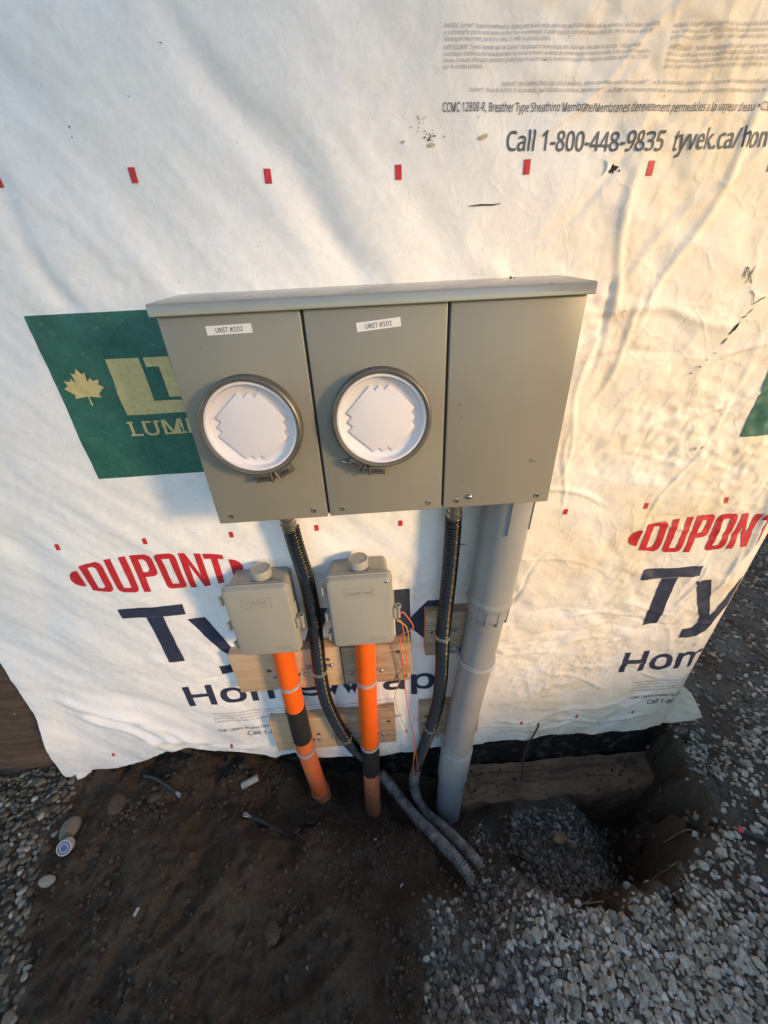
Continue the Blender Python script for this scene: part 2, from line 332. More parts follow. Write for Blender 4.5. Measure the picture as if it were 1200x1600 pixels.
HOLE = np.array([(.27, .3), (1.03, .3), (1.02, -.04), (.96, -.17), (.86, -.33), (.73, -.45), (.55, -.475), (.40, -.46), (.31, -.40), (.27, -.25)])
def poly_sd(x, y, P):
    d = np.full(x.shape, 1e9); ins = np.zeros(x.shape, bool); n = len(P)
    for i in range(n):
        a, b = P[i], P[(i+1) % n]; ex, ey = b-a; wx, wy = x-a[0], y-a[1]
        t = np.clip((wx*ex+wy*ey)/(ex*ex+ey*ey), 0, 1); d = np.minimum(d, np.hypot(wx-t*ex, wy-t*ey))
        c = ((a[1] > y) != (b[1] > y)) & (x < (b[0]-a[0])*(y-a[1])/(b[1]-a[1]+1e-12)+a[0]); ins ^= c
    return np.where(ins, d, -d)
def gravel_mask(x, y):
    n = fbm(x*6+3, y*6, 3)*.09
    xl = np.interp(y, [-1, -.55, -.2, -.05, .3], [-.85, -.99, -1.13, -1.2, -1.2]); left = sstep(.03, -.03, x-xl+n)
    xr = np.interp(y, [-1., -.64, -.54, -.40, -.30, -.15, .1], [.02, .0, -.02, .15, .22, .27, .3]); right = sstep(-.05, .09, x-xr+n*1.5)
    return left, right
def ground_h(x, y, detail=True):
    x = np.asarray(x, float); y = np.asarray(y, float)
    num = np.zeros(x.shape); den = np.zeros(x.shape)
    for cx, cy, cz in CP:
        w = 1/((x-cx)**2+(y-cy)**2+.0012)**1.6; num += w*cz; den += w
    h = num/den + .05*np.exp(-(((x+.55)/.33)**2+((y+.42)/.2)**2))
    far = sstep(2.2, 4., np.maximum(np.abs(x), np.abs(y))); h = h*(1-far)
    sd = poly_sd(x+fbm(x*8, y*8, 4)*.050, y+fbm(x*8+40, y*8, 4)*.050, HOLE)
    k = sstep(-.02, .09, sd); h = h*(1-k)+k*(-.335+.02*fbm(x*4, y*4, 2)-.22*sstep(.6, .82, x)+.045*sstep(-.22, -.12, y)*sstep(.75, .6, x))
    if detail:
        l, r = gravel_mask(x, y); mud = np.clip(1-l-r, 0, 1)
        lump = fbm(x*5+9, y*5, 3)*.014 + fbm(x*17, y*17+4, 4)*.012 + mud*fbm(x*52, y*52+7, 3)*.0045
        # ragged clods: ridged noise
        rid = (1-np.abs(gnoise(x*26+3, y*26)))**3*.006 + np.maximum(0, gnoise(x*48, y*48))*.008
        wet = sstep(.0, .35, fbm(x*2.2+8, y*2.2+2, 2)+.12)          # trodden smooth patches
        h = h + lump*(.4+.6*mud) + rid*mud*(1-.7*wet)
        # boot print troughs
        for (bx, by, an, ln, wd) in ((-.62, -.36, .9, .15, .05), (-.30, -.52, .5, .14, .05), (-.78, -.55, 1.2, .14, .05), (-.42, -.22, .35, .12, .045)):
            u = (x-bx)*math.cos(an)+(y-by)*math.sin(an); v = -(x-bx)*math.sin(an)+(y-by)*math.cos(an)
            e = np.sqrt((u/ln)**2+(v/wd)**2); h = h - .016*sstep(1.1, .8, e) + .007*np.exp(-((e-1.2)/.15)**2)
    return h
def axis_grid(a, b, step, lo, hi):
    c = list(np.arange(a, b+1e-6, step)); s = step; p = a
    while p > lo: s *= 1.35; p -= s; c.insert(0, p)
    s = step; p = c[-1]
    while p < hi: s *= 1.35; p += s; c.append(p)
    return np.array(c)
gx = axis_grid(-1.65, 1.75, .007, -70, 70); gy = axis_grid(-.82, .5, .007, -70, 70)
GX, GY = np.meshgrid(gx, gy, indexing='ij'); GZ = ground_h(GX, GY)
ground = np_mesh('ground', np.stack([GX, GY, GZ], -1).reshape(-1, 3), grid_faces(len(gx), len(gy)), MT['ground'])
_l, _r3 = gravel_mask(GX, GY); _sd = poly_sd(GX, GY, HOLE)
_g = np.clip(_r3*sstep(.06, -.03, _sd)+_r3*sstep(.10, .14, _sd)*.5+.6*_l, 0, 1)*np.clip(.75+.7*fbm(GX*7, GY*7, 3), 0, 1)*np.where((GX > .72) & (GX < 1.3) & (GY > -.6) & (GY < .1), .35, 1.)
ground.data.attributes.new('fines', 'FLOAT', 'POINT').data.foreach_set('value', _g.ravel().astype(np.float32))
tag(ground, 'dark brown trodden mud sloping down to the pipes and the dug hole', kind='structure')
def gz(x, y): return float(ground_h(np.array([x]), np.array([y]))[0])
def shade_heap():
    # soil mound added out of view, it blocks the low sun from the ground
    n, m = 90, 24; V = np.zeros((n, m, 3)); d = np.array([math.cos(rad(SUN_AZ)), math.sin(rad(SUN_AZ))]); c = np.array([2.55, -2.0])
    for i in range(n):
        s = -3.2+6.4*i/(n-1)
        for j in range(m):
            t = -1+2*j/(m-1); p = c+d*s+np.array([d[1], -d[0]])*t*.85
            e = max(0, 1-(abs(s)/3.2)**4); prof = max(0, 1-t*t)**.8
            V[i, j] = (p[0], p[1], -.05+(1.02*prof*e)*(1+.12*float(fbm(np.array([s*1.5]), np.array([t*2.]), 3)[0])))
    o = np_mesh('added_shade_heap', V.reshape(-1, 3), grid_faces(n, m), MT['soil'])
    tag(o, 'long low mound of soil out of view, added to shade the ground', 'added shade mound')
shade_heap()

# leafy blocker added out of view, its crown shades the upper left wall
def shade_tree():
    s_ = 5.; tx = -1.25; bx, by = tx+.80*s_, -.58*s_
    o = empty('added_shade_tree', (bx, by, 0), 'leafy crown and trunk out of view, added to shade the wall', 'added_shade_tree')
    tr = [(bx, by, -.1), (bx+.03, by-.02, .8), (bx-.04, by+.03, 1.7), (bx+.02, by, 2.9), (bx, by, 4.5)]
    MB().tube(smooth_path(tr, 6), list(np.linspace(.11, .02, 25)), 10).build('shade_tree_trunk', MT['twig'], o, smooth=True)
    q = random.Random(21)
    for k in range(9):
        a = k*2.4; z0 = 2.2+.19*k; L_ = .9-.05*k
        MB().tube(smooth_path([(bx, by, z0), (bx+.5*L_*math.cos(a), by+.5*L_*math.sin(a), z0+.25), (bx+L_*math.cos(a), by+L_*math.sin(a), z0+.55)], 4), list(np.linspace(.035, .008, 9)), 6).build('branch', MT['twig'], o, smooth=True)
    g = np.random.default_rng(5); c = []
    while len(c) < 90:
        p = g.uniform(-1, 1, 3)
        if .25 < np.linalg.norm(p) < 1: c.append(p*np.array((1.25, 1.25, 1.25))+np.array((bx, by, 3.68)))
    while len(c) < 118:
        p = g.uniform(-1, 1, 3)
        if np.linalg.norm(p) < 1: c.append(p*np.array((.72, .72, .85))+np.array((bx-.25, by-.25, 2.18)))
    c = np.array(c); n = 18500; ctr = c[g.integers(118, size=n)]+g.normal(0, .17, (n, 3)); V = []
    for p in ctr:
        u = g.normal(size=3); u /= np.linalg.norm(u); w = np.cross(u, g.normal(size=3)); w /= np.linalg.norm(w); l = g.uniform(.03, .055)
        V += [p-u*l, p+w*l*.55, p+u*l, p-w*l*.55]
    np_mesh('shade_tree_crown', V, np.arange(4*n).reshape(n, 4), MT['shade_foliage'], o, smooth=False)
shade_tree()

# ------------------------------------------------------------ building behind the wrap
XC = .985       # corner of the house
bld = empty('building', (0, .5, 0), 'house wall under construction with soil-stained concrete foundation below the wrap', 'building')
MB().box(-3.4, XC-.004, .022, 4., .2, 2.8).build('sheathing', MT['osb'], bld)
def rough_slab(name, x0, x1, z0, z1, y, m, amp, nx, nz, depth):
    X, Z = np.meshgrid(np.linspace(x0, x1, nx), np.linspace(z0, z1, nz), indexing='ij')
    Y = y - amp*(fbm(X*7, Z*16, 4)+.35*fbm(X*40, Z*60, 2))
    e = np.minimum(np.minimum(X-x0, x1-X), np.minimum(Z-z0, z1-Z)); Y = np.where(e < 1e-6, y+depth, Y)
    return np_mesh(name, np.stack([X, Y, Z], -1).reshape(-1, 3), grid_faces(nx, nz), m, bld)
MB().box(-3.4, XC-.006, .026, 4., -.9, .52).build('foundation', MT['concrete'], bld)
rough_slab('foundation_face', -2.4, -1.09, -.2, .80, .006, MT['stained'], .006, 220, 120, .02)
rough_slab('damp_proofing', -.9, XC-.01, -.5, .12, .006, MT['tar'], .003, 240, 80, .02)
def footing():
    X, T = np.meshgrid(np.linspace(.20, XC+.02, 160), np.linspace(0, 1, 60), indexing='ij')
    yy = np.where(T < .6, -.112*T/.6, -.112); zz = np.where(T < .6, -.262, -.262-.35*(T-.6)/.4)
    zz = zz + .007*fbm(X*10, T*7, 4) - .03*sstep(.45, .62, T) + .02*sstep(.1, 0, T); yy = yy+.008*fbm(X*9+4, T*8, 3)
    np_mesh('footing', np.stack([X, yy, zz], -1).reshape(-1, 3), grid_faces(160, 60), MT['concrete'], bld)
footing()

# ------------------------------------------------------------ house wrap
FOLD = np.array((.63, -.777)); FP = np.array((.777, .63))
ZB = ([-1.3, -1.20, -1.14, -1.04, -.95, -.90, -.83, -.765, -.66, -.58, -.52, -.479, -.44, -.407, -.34, -.27, -.17, -.086, .033, .15, .295, .41, .53, .70, .876, .985, 1.5],
      [.02, .02, .03, .024, .035, .059, .10, .107, .075, .05, .02, -.012, .0, .010, -.015, -.028, -.045, -.05, -.035, -.03, -.022, -.012, -.008, -.02, -.024, .02, .02])
def zbot(x): return np.interp(x, *ZB) + .006*gnoise(x*14, x*0+3.) + .003*gnoise(x*60, x*0+9.)
SEG = []
_r2 = random.Random(5)
for _ in range(75):       # sharp creases, mostly on the slack sheet towards the corner
    cx, cz = _r2.uniform(.30, .97), _r2.uniform(.05, 1.75); a = _r2.gauss(1.15, .55) if _r2.random() < .6 else _r2.uniform(-.5, .5); L_ = _r2.uniform(.05, .22)
    SEG.append((cx, cz, math.cos(a), math.sin(a), L_, _r2.uniform(-.0035, .0050), _r2.uniform(.004, .009)))
for _ in range(34):       # sagging cross creases low on the right
    SEG.append((_r2.uniform(.30, .95), _r2.uniform(.03, .62), math.cos(_r2.gauss(.05, .22)), math.sin(_r2.gauss(.05, .22)), _r2.uniform(.06, .22), _r2.uniform(-.003, .004), _r2.uniform(.004, .010)))
for p, q, w_, a_ in (((-1.09, .40), (-.70, .13), .020, .017), ((-1.06, .36), (-.60, .07), .016, -.014), ((-1.05, .33), (-.78, .105), .016, .012), ((-1.03, .44), (-.55, .20), .03, -.006), ((-.98, .30), (-.62, .10), .012, .010), ((-.90, .19), (-.5, .06), .014, .010),
                 ((-.62, .43), (-.5, .47), .008, -.004), ((.73, 1.75), (.40, 1.42), .009, .004), ((.60, 1.72), (.47, 1.36), .008, .005), ((.36, 1.44), (.335, 1.30), .009, .0045), ((.41, 1.45), (.38, 1.25), .007, -.0035), ((.47, 1.42), (.41, 1.2), .007, .004), ((.93, 1.2), (.94, .7), .012, .008), ((.30, .2), (.6, .3), .012, .004), ((.35, .1), (.8, .17), .011, .005), ((.4, .05), (.9, .07), .009, .005), ((.5, .33), (.75, .36), .009, .003),
                 ((-.30, 1.78), (-.03, 1.45), .028, -.010), ((-.62, 1.64), (-.55, 1.40), .020, -.008), ((-.86, 1.05), (-.98, .60), .05, -.010)):
    L_ = math.hypot(q[0]-p[0], q[1]-p[1]); SEG.append(((p[0]+q[0])/2, (p[1]+q[1])/2, (q[0]-p[0])/L_, (q[1]-p[1])/L_, L_/2, a_, w_))
def wrap_d(x, z):
    """how far the sheet stands off the wall"""
    x = np.asarray(x, float); z = np.asarray(z, float)
    s = x*FP[0]+z*FP[1]; t = x*FOLD[0]+z*FOLD[1]
    wl = sstep(.35, -.15, x); wr = 1-wl
    d = .011 + wl*(.0078*fbm(s*5.5+1, t*1.1, 3)+.0012*fbm(s*20, t*4, 3))
    wx = x+.03*fbm(x*5, z*5+9, 3); wz = z+.03*fbm(x*5+30, z*5, 3)
    cr = 0
    for k, (fx, fz, a) in enumerate(((7.1, 2.0, 1.), (2.2, 8.3, .9), (-6.3, 9.1, .7), (11.3, 10.1, .5), (-15, 4.9, .4), (5.2, 17., .35))):
        cr = cr + a*tri(wx*fx+wz*fz+.37*k)
    d = d + (.0012*wl+.0032*wr)*(cr-1.9)*(.55+.6*np.clip(fbm(x*2.2+5, z*2.2, 2)+.4, 0, 1))
    d = d + wr*.0025*fbm(x*4, z*3+7, 2)
    w2x = x+.012*fbm(x*16+3, z*16, 3); w2z = z+.012*fbm(x*16+50, z*16, 3); c2 = 0
    for k, (fx, fz, a) in enumerate(((19., 7.3, 1.), (-9.7, 23., 1.), (26., -21., .7), (13., 34., .6), (-38., 11., .5))): c2 = c2 + a*tri(w2x*fx+w2z*fz+.21*k)
    d = d + (wr*.0021+wl*.0006)*(c2-1.9)*np.clip(.35+1.1*fbm(x*3.1+2, z*3.1+8, 2), 0, 1.2)
    for cx, cz, ux, uz, L_, a, w in SEG:
        u = (x-cx)*ux+(z-cz)*uz; v = -(x-cx)*uz+(z-cz)*ux+.01*np.sin(u*23+cx*9)
        d = d + a*np.exp(-(v/w)**2)*sstep(1.15, .55, np.abs(u)/L_)
    bulge = sstep(.42, -.02, z)*(.018+.010*gnoise(x*5.5, z*0+2))
    d = d + bulge
    d = d*sstep(XC+.005, XC-.05, x)+.003
    return np.maximum(d, .0025)
wrap = empty('house_wrap', (0, -.01, 0), 'wrinkled white printed house wrap sheet covering the wall', 'house wrap')
def build_wrap():
    s = np.concatenate([np.arange(-1.2, XC-.012, .0042), XC-.012+.012*np.linspace(0, 1, 6), XC+np.array([.004, .02, .05, .1, .2, .4, .8])])
    t = np.concatenate([np.linspace(0, 1, 460), 1+np.array([.15, .4])])
    S, T = np.meshgrid(s, t, indexing='ij'); X = np.minimum(S, XC)
    zb = zbot(np.minimum(S, XC)); Z = zb+(1.85-zb)*T
    # the loose left hem leans outward a little below
    hem = np.interp(Z, [0, .09, .36, .57, .8, 2.4], [-1.200, -1.197, -1.158, -1.141, -1.15, -1.2])
    k = sstep(-.95, -1.2, S); X = X+(hem+1.2)*k
    Y = -wrap_d(X, Z); Y = np.where(S > XC, np.maximum(0, S-XC), Y)
    Y = Y-.018*sstep(-1.1, -1.2, S)*sstep(.9, .2, Z)
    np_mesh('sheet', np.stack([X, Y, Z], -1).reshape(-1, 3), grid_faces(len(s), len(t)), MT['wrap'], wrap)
build_wrap()
def corner_flap():
    A, B, C, D = Vector((.972, -.012, .19)), Vector((1.035, .0, .135)), Vector((1.118, -.02, -.002)), Vector((.88, -.022, -.024))
    n = 24; V = []
    for i in range(n):
        for j in range(n):
            u, v = i/(n-1), j/(n-1); p = A*(1-u)*(1-v)+B*u*(1-v)+C*u*v+D*(1-u)*v
            p.y += .012*math.sin(u*4+v*2)*u+.004*float(gnoise(np.array([u*5.]), np.array([v*5.]))[0])+.006; V.append(p[:])
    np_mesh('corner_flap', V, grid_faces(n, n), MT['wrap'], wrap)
corner_flap()
def tail_flap():
    n, m = 18, 10; V = []
    for i in range(n):
        for j in range(m):
            u, v = i/(n-1), j/(m-1); w = .085*(1-u)+.028*u
            x = -1.185+.035*u+w*(v-.25); z = .05-.075*u-.02*v*(1-u); y = -.03-.03*u+.010*math.sin(v*7+u*3)
            V.append((x, y, z))
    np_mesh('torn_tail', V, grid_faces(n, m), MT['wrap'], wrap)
tail_flap()

# ---- prints that follow the sheet
def conform(bm, name, m, lift=.0011, cell=.007):
    if max(v.co.x for v in bm.verts) > XC-.003:
        bmesh.ops.bisect_plane(bm, geom=bm.verts[:]+bm.edges[:]+bm.faces[:], plane_co=(XC-.003, 0, 0), plane_no=(1, 0, 0), clear_outer=True)
        if not bm.faces: bm.free(); return None
    if cell:
        xs = [v.co.x for v in bm.verts]; zs = [v.co.z for v in bm.verts]
        for ax, lo, hi in ((0, min(xs), max(xs)), (2, min(zs), max(zs))):
            c = math.ceil(lo/cell)*cell
            while c < hi:
                co = Vector((0, 0, 0)); co[ax] = c; no = Vector((0, 0, 0)); no[ax] = 1
                bmesh.ops.bisect_plane(bm, geom=bm.verts[:]+bm.edges[:]+bm.faces[:], plane_co=co, plane_no=no); c += cell
    X = np.array([v.co.x for v in bm.verts]); Z = np.array([v.co.z for v in bm.verts]); D = wrap_d(X, Z)
    for v, d in zip(bm.verts, D): v.co.y = -d-lift
    for f in bm.faces:
        f.smooth = True
        if f.normal.y > 0: f.normal_flip()
    bm.normal_update()
    for f in bm.faces:
        if f.normal.y > 0: f.normal_flip()
    me = bpy.data.meshes.new(name); bm.to_mesh(me); bm.free()
    return link_mesh(name, me, m, wrap)
def poly_bm(polys):
    from mathutils.geometry import tessellate_polygon
    bm = bmesh.new()
    for P in polys:
        loops = P if isinstance(P[0][0], (tuple, list)) else [P]
        flat = [p for l in loops for p in l]; vs_ = [bm.verts.new((p[0], 0, p[1])) for p in flat]
        for t in tessellate_polygon([[Vector((p[0], p[1], 0)) for p in l] for l in loops]):
            try: bm.faces.new([vs_[i] for i in t])
            except ValueError: pass
    return bm
def load_font(*names):
    import os
    for nm in names:
        p = os.path.join(bpy.utils.system_resource('DATAFILES'), 'fonts', nm)
        try:
            if os.path.exists(p): return bpy.data.fonts.load(p)
        except Exception: pass
    return None
PRINT_FONT, LABEL_FONT = load_font('NotoSansHebrew-Regular.woff2', 'Inter.woff2'), load_font('Inter.woff2')
def text_mesh(body, bold=0., shear=0., res=3, label_font=False):
    cu = bpy.data.curves.new('txt', 'FONT'); cu.body = body; cu.size = 1; cu.font = (LABEL_FONT if label_font else PRINT_FONT) or cu.font; cu.shear = shear; cu.offset = bold; cu.resolution_u = res
    ob = bpy.data.objects.new('txt', cu); col.objects.link(ob)
    dg = bpy.context.evaluated_depsgraph_get(); me = bpy.data.meshes.new_from_object(ob.evaluated_get(dg))
    bpy.data.objects.remove(ob); bpy.data.curves.remove(cu)
    return me
_caps = {}
def cap_height(lf):
    if lf not in _caps:
        me = text_mesh('H', label_font=lf); _caps[lf] = max(v.co.y for v in me.vertices); bpy.data.meshes.remove(me)
    return _caps[lf]
def text_bm(body, x0, z0, width=None, cap=None, bold=0., shear=0., slope=0., res=3, label_font=False):
    """text with its baseline start at x0, z0; scaled to a width and a capital height"""
    me = text_mesh(body, bold, shear, res, label_font); V = np.zeros(len(me.vertices)*3); me.vertices.foreach_get('co', V); V = V.reshape(-1, 3)
    capref = cap_height(label_font); w = V[:, 0].max()-V[:, 0].min(); sz = cap/capref; sx = width/w if width else sz
    V[:, 0] -= V[:, 0].min()
    out = np.stack([x0+V[:, 0]*sx, np.zeros(len(V)), z0+V[:, 1]*sz+slope*V[:, 0]*sx], -1)
    me.vertices.foreach_set('co', out.ravel()); bm = bmesh.new(); bm.from_mesh(me); bpy.data.meshes.remove(me); return bm
def wtext(name, m, *a, cell=.007, **k): return conform(text_bm(*a, **k), name, m, cell=cell)
def stroke_poly(P, w):
    """constant-width polygon along a polyline in the x-z plane"""
    P = [Vector(p) for p in P]; L_, R_ = [], []
    for i in range(len(P)):
        d = (P[min(i+1, len(P)-1)]-P[max(i-1, 0)]).normalized(); n = Vector((-d.y, d.x)); ww = w[i] if hasattr(w, '__len__') else w
        L_.append((P[i]+n*ww/2)[:]); R_.append((P[i]-n*ww/2)[:])
    return L_+R_[::-1]
PER = 1.4224; TICK = .2032
def rect(x0, x1, z0, z1): return [(x0, z0), (x1, z0), (x1, z1), (x0, z1)]
for z_, off, hw, hh, i0, i1 in ((1.603, .012, .0052, .0092, -4, 4), (.95, 0, .005, .008, -5, 5), (.096, 0, .004, .0075, -5, 5)):
    for i in range(i0, i1):
        zz = z_ if z_ < 1.5 else float(np.interp(TICK*i+off, [-.6, -.38, -.19, .015, .225, .423, .63], [1.610, 1.608, 1.600, 1.598, 1.597, 1.589, 1.588]))
        if TICK*i+off < XC-.03: conform(poly_bm([rect(TICK*i+off-hw, TICK*i+off+hw, zz-hh, zz+hh)]), 'red_tick', MT['red'])

def oval_word(x0):
    """red oval-logo wordmark: letters whose heights follow an ellipse; spans about .425 x .115 m"""
    W, H, cx, cz = .430, .062, .2125, 0.
    def mapz(x, t):       # t -1..1
        e = math.sqrt(max(0., 1-((x-cx)/(W*.56))**2)); return t*H*e*.93
    polys = []
    def letter(a, b, strokes):
        for S in strokes:
            pts = []
            for (u, t) in S: x = a+(b-a)*u; pts.append((x0+x, .853+mapz(x, t)+.0))
            polys.append(pts)
    def band(c, d, *path):   # rectangular piece u0,u1,t0,t1 subdivided
        u0, u1, t0, t1 = path; n = 4
        return [(u0+(u1-u0)*k/n, t0) for k in range(n+1)]+[(u1-(u1-u0)*k/n, t1) for k in range(n+1)]
    Bd = lambda u0, u1, t0, t1: band(0, 0, u0, u1, t0, t1)
    bow = lambda u0, u1, t0, t1, th, tt: [(u0, t1), (u1-.22, t1), (u1-.05, t1-.08*(t1-t0)), (u1, t1-.22*(t1-t0)), (u1, t0+.22*(t1-t0)), (u1-.05, t0+.08*(t1-t0)), (u1-.22, t0), (u0, t0), (u0, t0+tt), (u1-th-.12, t0+tt), (u1-th, t0+tt+.14), (u1-th, t1-tt-.14), (u1-th-.12, t1-tt), (u0, t1-tt)]
    D = [Bd(0, .34, -1, 1), bow(.34, 1, -1, 1, .32, .26)]
    U = [Bd(0, .32, -.75, 1), Bd(.68, 1, -.75, 1), [(0, -.75), (.06, -.92), (.22, -1), (.78, -1), (.94, -.92), (1, -.75), (.68, -.72), (.32, -.72)]]
    P_ = [Bd(0, .34, -1, 1), bow(.34, 1, -.2, 1, .32, .26)]
    O = [Bd(0, .32, -.74, .74), Bd(.68, 1, -.74, .74), [(0, .74), (.32, .72), (.68, .72), (1, .74), (.94, .92), (.78, 1), (.22, 1), (.06, .92)], [(0, -.74), (.06, -.92), (.22, -1), (.78, -1), (.94, -.92), (1, -.74), (.68, -.72), (.32, -.72)]]
    N_ = [Bd(0, .3, -1, 1), Bd(.7, 1, -1, 1), [(.3, 1), (.3, .35), (.7, -1), (.7, -.35)]]
    T_ = [Bd(0, 1, .66, 1), Bd(.33, .67, -1, .66)]
    sp = [(D, .045, .103), (U, .112, .168), (P_, .178, .232), (O, .240, .296), (N_, .305, .362), (T_, .367, .417)]
    for S, a, b in sp:
        a, b = a*.93-.004, b*.93-.004
        letter(a, b, S)
    l = [(x0+.03*math.cos(a)*.95+.028, .853+.026*math.sin(a)) for a in np.linspace(math.pi*.5, math.pi*1.5, 14)]
    polys.append([(p[0], p[1]) for p in l])
    r_ = [(x0+.395+.030*math.cos(a), .853+.026*math.sin(a)) for a in np.linspace(-math.pi*.5, math.pi*.5, 14)]
    polys.append(r_)
    return polys
def big_t_y(x0):
    T_ = [(0, .744), (.168, .744), (.168, .709), (.108, .709), (.108, .524), (.063, .524), (.063, .709), (0, .709)]
    y_ = [(.166, .690), (.212, .690), (.247, .590), (.262, .545), (.278, .590), (.318, .690), (.363, .690), (.288, .50), (.272, .467), (.252, .455), (.200, .455), (.200, .492), (.232, .494), (.240, .515), (.236, .540), (.222, .560)]
    return [[(x0+p[0], p[1]) for p in T_], [(x0+p[0], p[1]) for p in y_]]
def lower_print(x0, n):
    conform(poly_bm(oval_word(x0+.0)), 'oval_logo', MT['red'])
    xs = x0+.072
    polys = big_t_y(xs)
    if n == 0:
        vx = xs+.375; v_ = [(0, .690), (.046, .690), (.090, .565), (.134, .690), (.18, .690), (.112, .524), (.068, .524)]; polys.append([(vx+p[0], p[1]) for p in v_])
        kx = -.022; k_ = [(0, .735), (.043, .735), (.043, .628), (.092, .690), (.148, .690), (.083, .612), (.152, .524), (.097, .524), (.043, .590), (.043, .524), (0, .524)]; polys.append([(kx+p[0], p[1]) for p in k_])
    for P in polys: conform(poly_bm([P]), 'wordmark_lettering', MT['navy'])
    word, w = ('HomeWrap', .79) if n == 0 else ('Home', .40)
    if n == 0:
        wtext('wordmark_lettering', MT['navy'], word, xs+.062, .318, width=w, cap=.086, bold=.018, slope=-.008)
        wtext('registered_mark', MT['ink'], '®', xs+.062+w+.008, .245, cap=.026, cell=None)
        wtext('wordmark_lettering', MT['navy'], 'e', -.20, .525, width=.15, cap=.215, bold=.022)
    else:
        wtext('wordmark_lettering', MT['navy'], 'Hom', xs+.045, .312, width=.295, cap=.086, bold=.018)
    fx = x0+.19
    if n == 0:
        lines = ['WARNING: DuPont Tyvek HomeWrap is slippery and should not be used in any application where it will be walked on. Use of ladder stabilizers',
                 'or scaffolding for exterior work above the first floor recommended. If ladders must be used, extra caution must be taken to use them safely by', 'AVERTISSEMENT : Tyvek HomeWrap de DuPont est glissant et ne devrait pas être utilisé dans une zone de passage. L’utilisation de', 'stabilisateurs d’échelle ou d’échafaudages pour les travaux extérieurs au-dessus du premier étage est recommandée.']
        for i, t in enumerate(lines): wtext('fine_print', MT['fine'], t, fx, .262-.0135*i, width=.60, cap=.0065, cell=None, res=1)
        wtext('fine_print', MT['ink'], 'CCMC 12808-R, Breather Type Sheathing Membrane/Membranes derevetement permeables a la vapeur d’eau', fx, .176, width=.62, cap=.011, cell=None, res=2, bold=.008)
        wtext('phone_number', MT['ink'], 'Call 1-800-448-9835', fx+.092, .139, width=.25, cap=.021, bold=.010, cell=.006)
    else:
        for i, (t, w) in enumerate([('WARNING: DuPont Tyvek HomeWrap is slippery and', .21), ('or scaffolding for exterior work above the first', .205), ('AVERTISSEMENT : Tyvek HomeWrap de DuPont', .2), ('stabilisateurs d’échelle ou d’échafaudages', .195)]):
            wtext('fine_print', MT['fine'], t, fx-.01, .248-.0135*i, width=w, cap=.0065, cell=None, res=1)
        wtext('fine_print', MT['ink'], 'CCMC 12808-R, Breather Type She', fx+.0, .170, width=.19, cap=.011, cell=None, res=2, bold=.008)
        wtext('phone_number', MT['ink'], 'Call 1-800-4', fx+.07, .133, width=.13, cap=.021, bold=.010, cell=.006)
lower_print(-.826, 0)
lower_print(.594, 1)

def green_panel(x0, full):
    x1 = min(x0+.46, XC-.012); conform(poly_bm([rect(x0, x1, 1.116, 1.4285)]), 'green_panel', MT['green'], lift=.0011)
    if not full: 
        return
    half = [(0, .036), (.0055, .026), (.0115, .029), (.0095, .012), (.017, .019), (.0195, .0135), (.0300, .0155), (.0265, .0065), (.0345, .0015), (.0205, -.0105), (.0225, -.0175), (.0012, -.0145)]
    lf = [(p[0], p[1]) for p in half]+[(.0012, -.032), (-.0012, -.032)]+[(-p[0], p[1]) for p in half[::-1][:-1]]
    conform(poly_bm([[(x0+.050+p[0]*1.1, 1.302+p[1]*1.02) for p in lf]]), 'maple_leaf', MT['gold'], lift=.0022)
    a = x0+.109
    L1 = [(0, 1.352), (.062, 1.352), (.062, 1.272), (.135, 1.272), (.135, 1.247), (0, 1.247)]
    L2 = [(.070, 1.352), (.118, 1.352), (.118, 1.278), (.094, 1.278), (.094, 1.335), (.070, 1.335)]
    conform(poly_bm([[(a+p[0], p[1]) for p in L1], [(a+p[0], p[1]) for p in L2]]), 'logo', MT['gold'], lift=.0022)
    conform(text_bm('LUMBER', a-.004, 1.2045, width=.205, cap=.029, bold=.012), 'logo_lettering', MT['gold'], lift=.0022)
    for dx, dz, w_ in ((-.003, .0015, .012), (-.003, .0275, .012), (.034, .0275, .012), (.052, .0275, .010), (.072, .0015, .012), (.098, .0015, .012)):
        conform(poly_bm([stroke_poly([(a-.004+dx, 1.2045+dz), (a-.004+dx+w_, 1.2045+dz)], .0035)]), 'letter_serif', MT['gold'], lift=.0024)
green_panel(-.648, True); green_panel(-.648+PER, True)

# ---- upper print block
wtext('phone_number', MT['ink'], 'Call 1-800-448-9835', .180, 1.6175, width=.250, cap=.0225, bold=.010, slope=-.03, cell=.005)
wtext('web_address', MT['ink'], 'tyvek.ca/homewrap', .4465, 1.610, width=.235, cap=.0235, bold=.010, slope=-.005, cell=.005)
wtext('fine_print', MT['ink'], 'CCMC 12808-R, Breather Type Sheathing Membrane/Membranes derevetement permeables a la vapeur d’eau • CCMC 12808-R', .0795, 1.664, width=.552, cap=.0095, bold=.006, slope=-.026, cell=.005)
wtext('fine_print', MT['fine'], 'DuPont™, the DuPont Oval Logo, and all products, unless otherwise noted, denoted with ™, ℠ or ® are trademarks, service marks or registered trademarks of affiliates of DuPont de Nemours, Inc.', .1654, 1.6885, width=.47, cap=.0044, bold=-.006, slope=-.018, cell=None, res=1)
wtext('fine_print', MT['fine'], 'DuPont™, l’Oval de DuPont, et ses produits, sauf indications contraires, dénotés par ™, ℠ ou ® sont des marques commerciales, des marques de service ou des marques déposées de DuPont de Nemours, Inc, et', .118, 1.6835, width=.49, cap=.0044, bold=-.006, slope=-.026, cell=None, res=1)
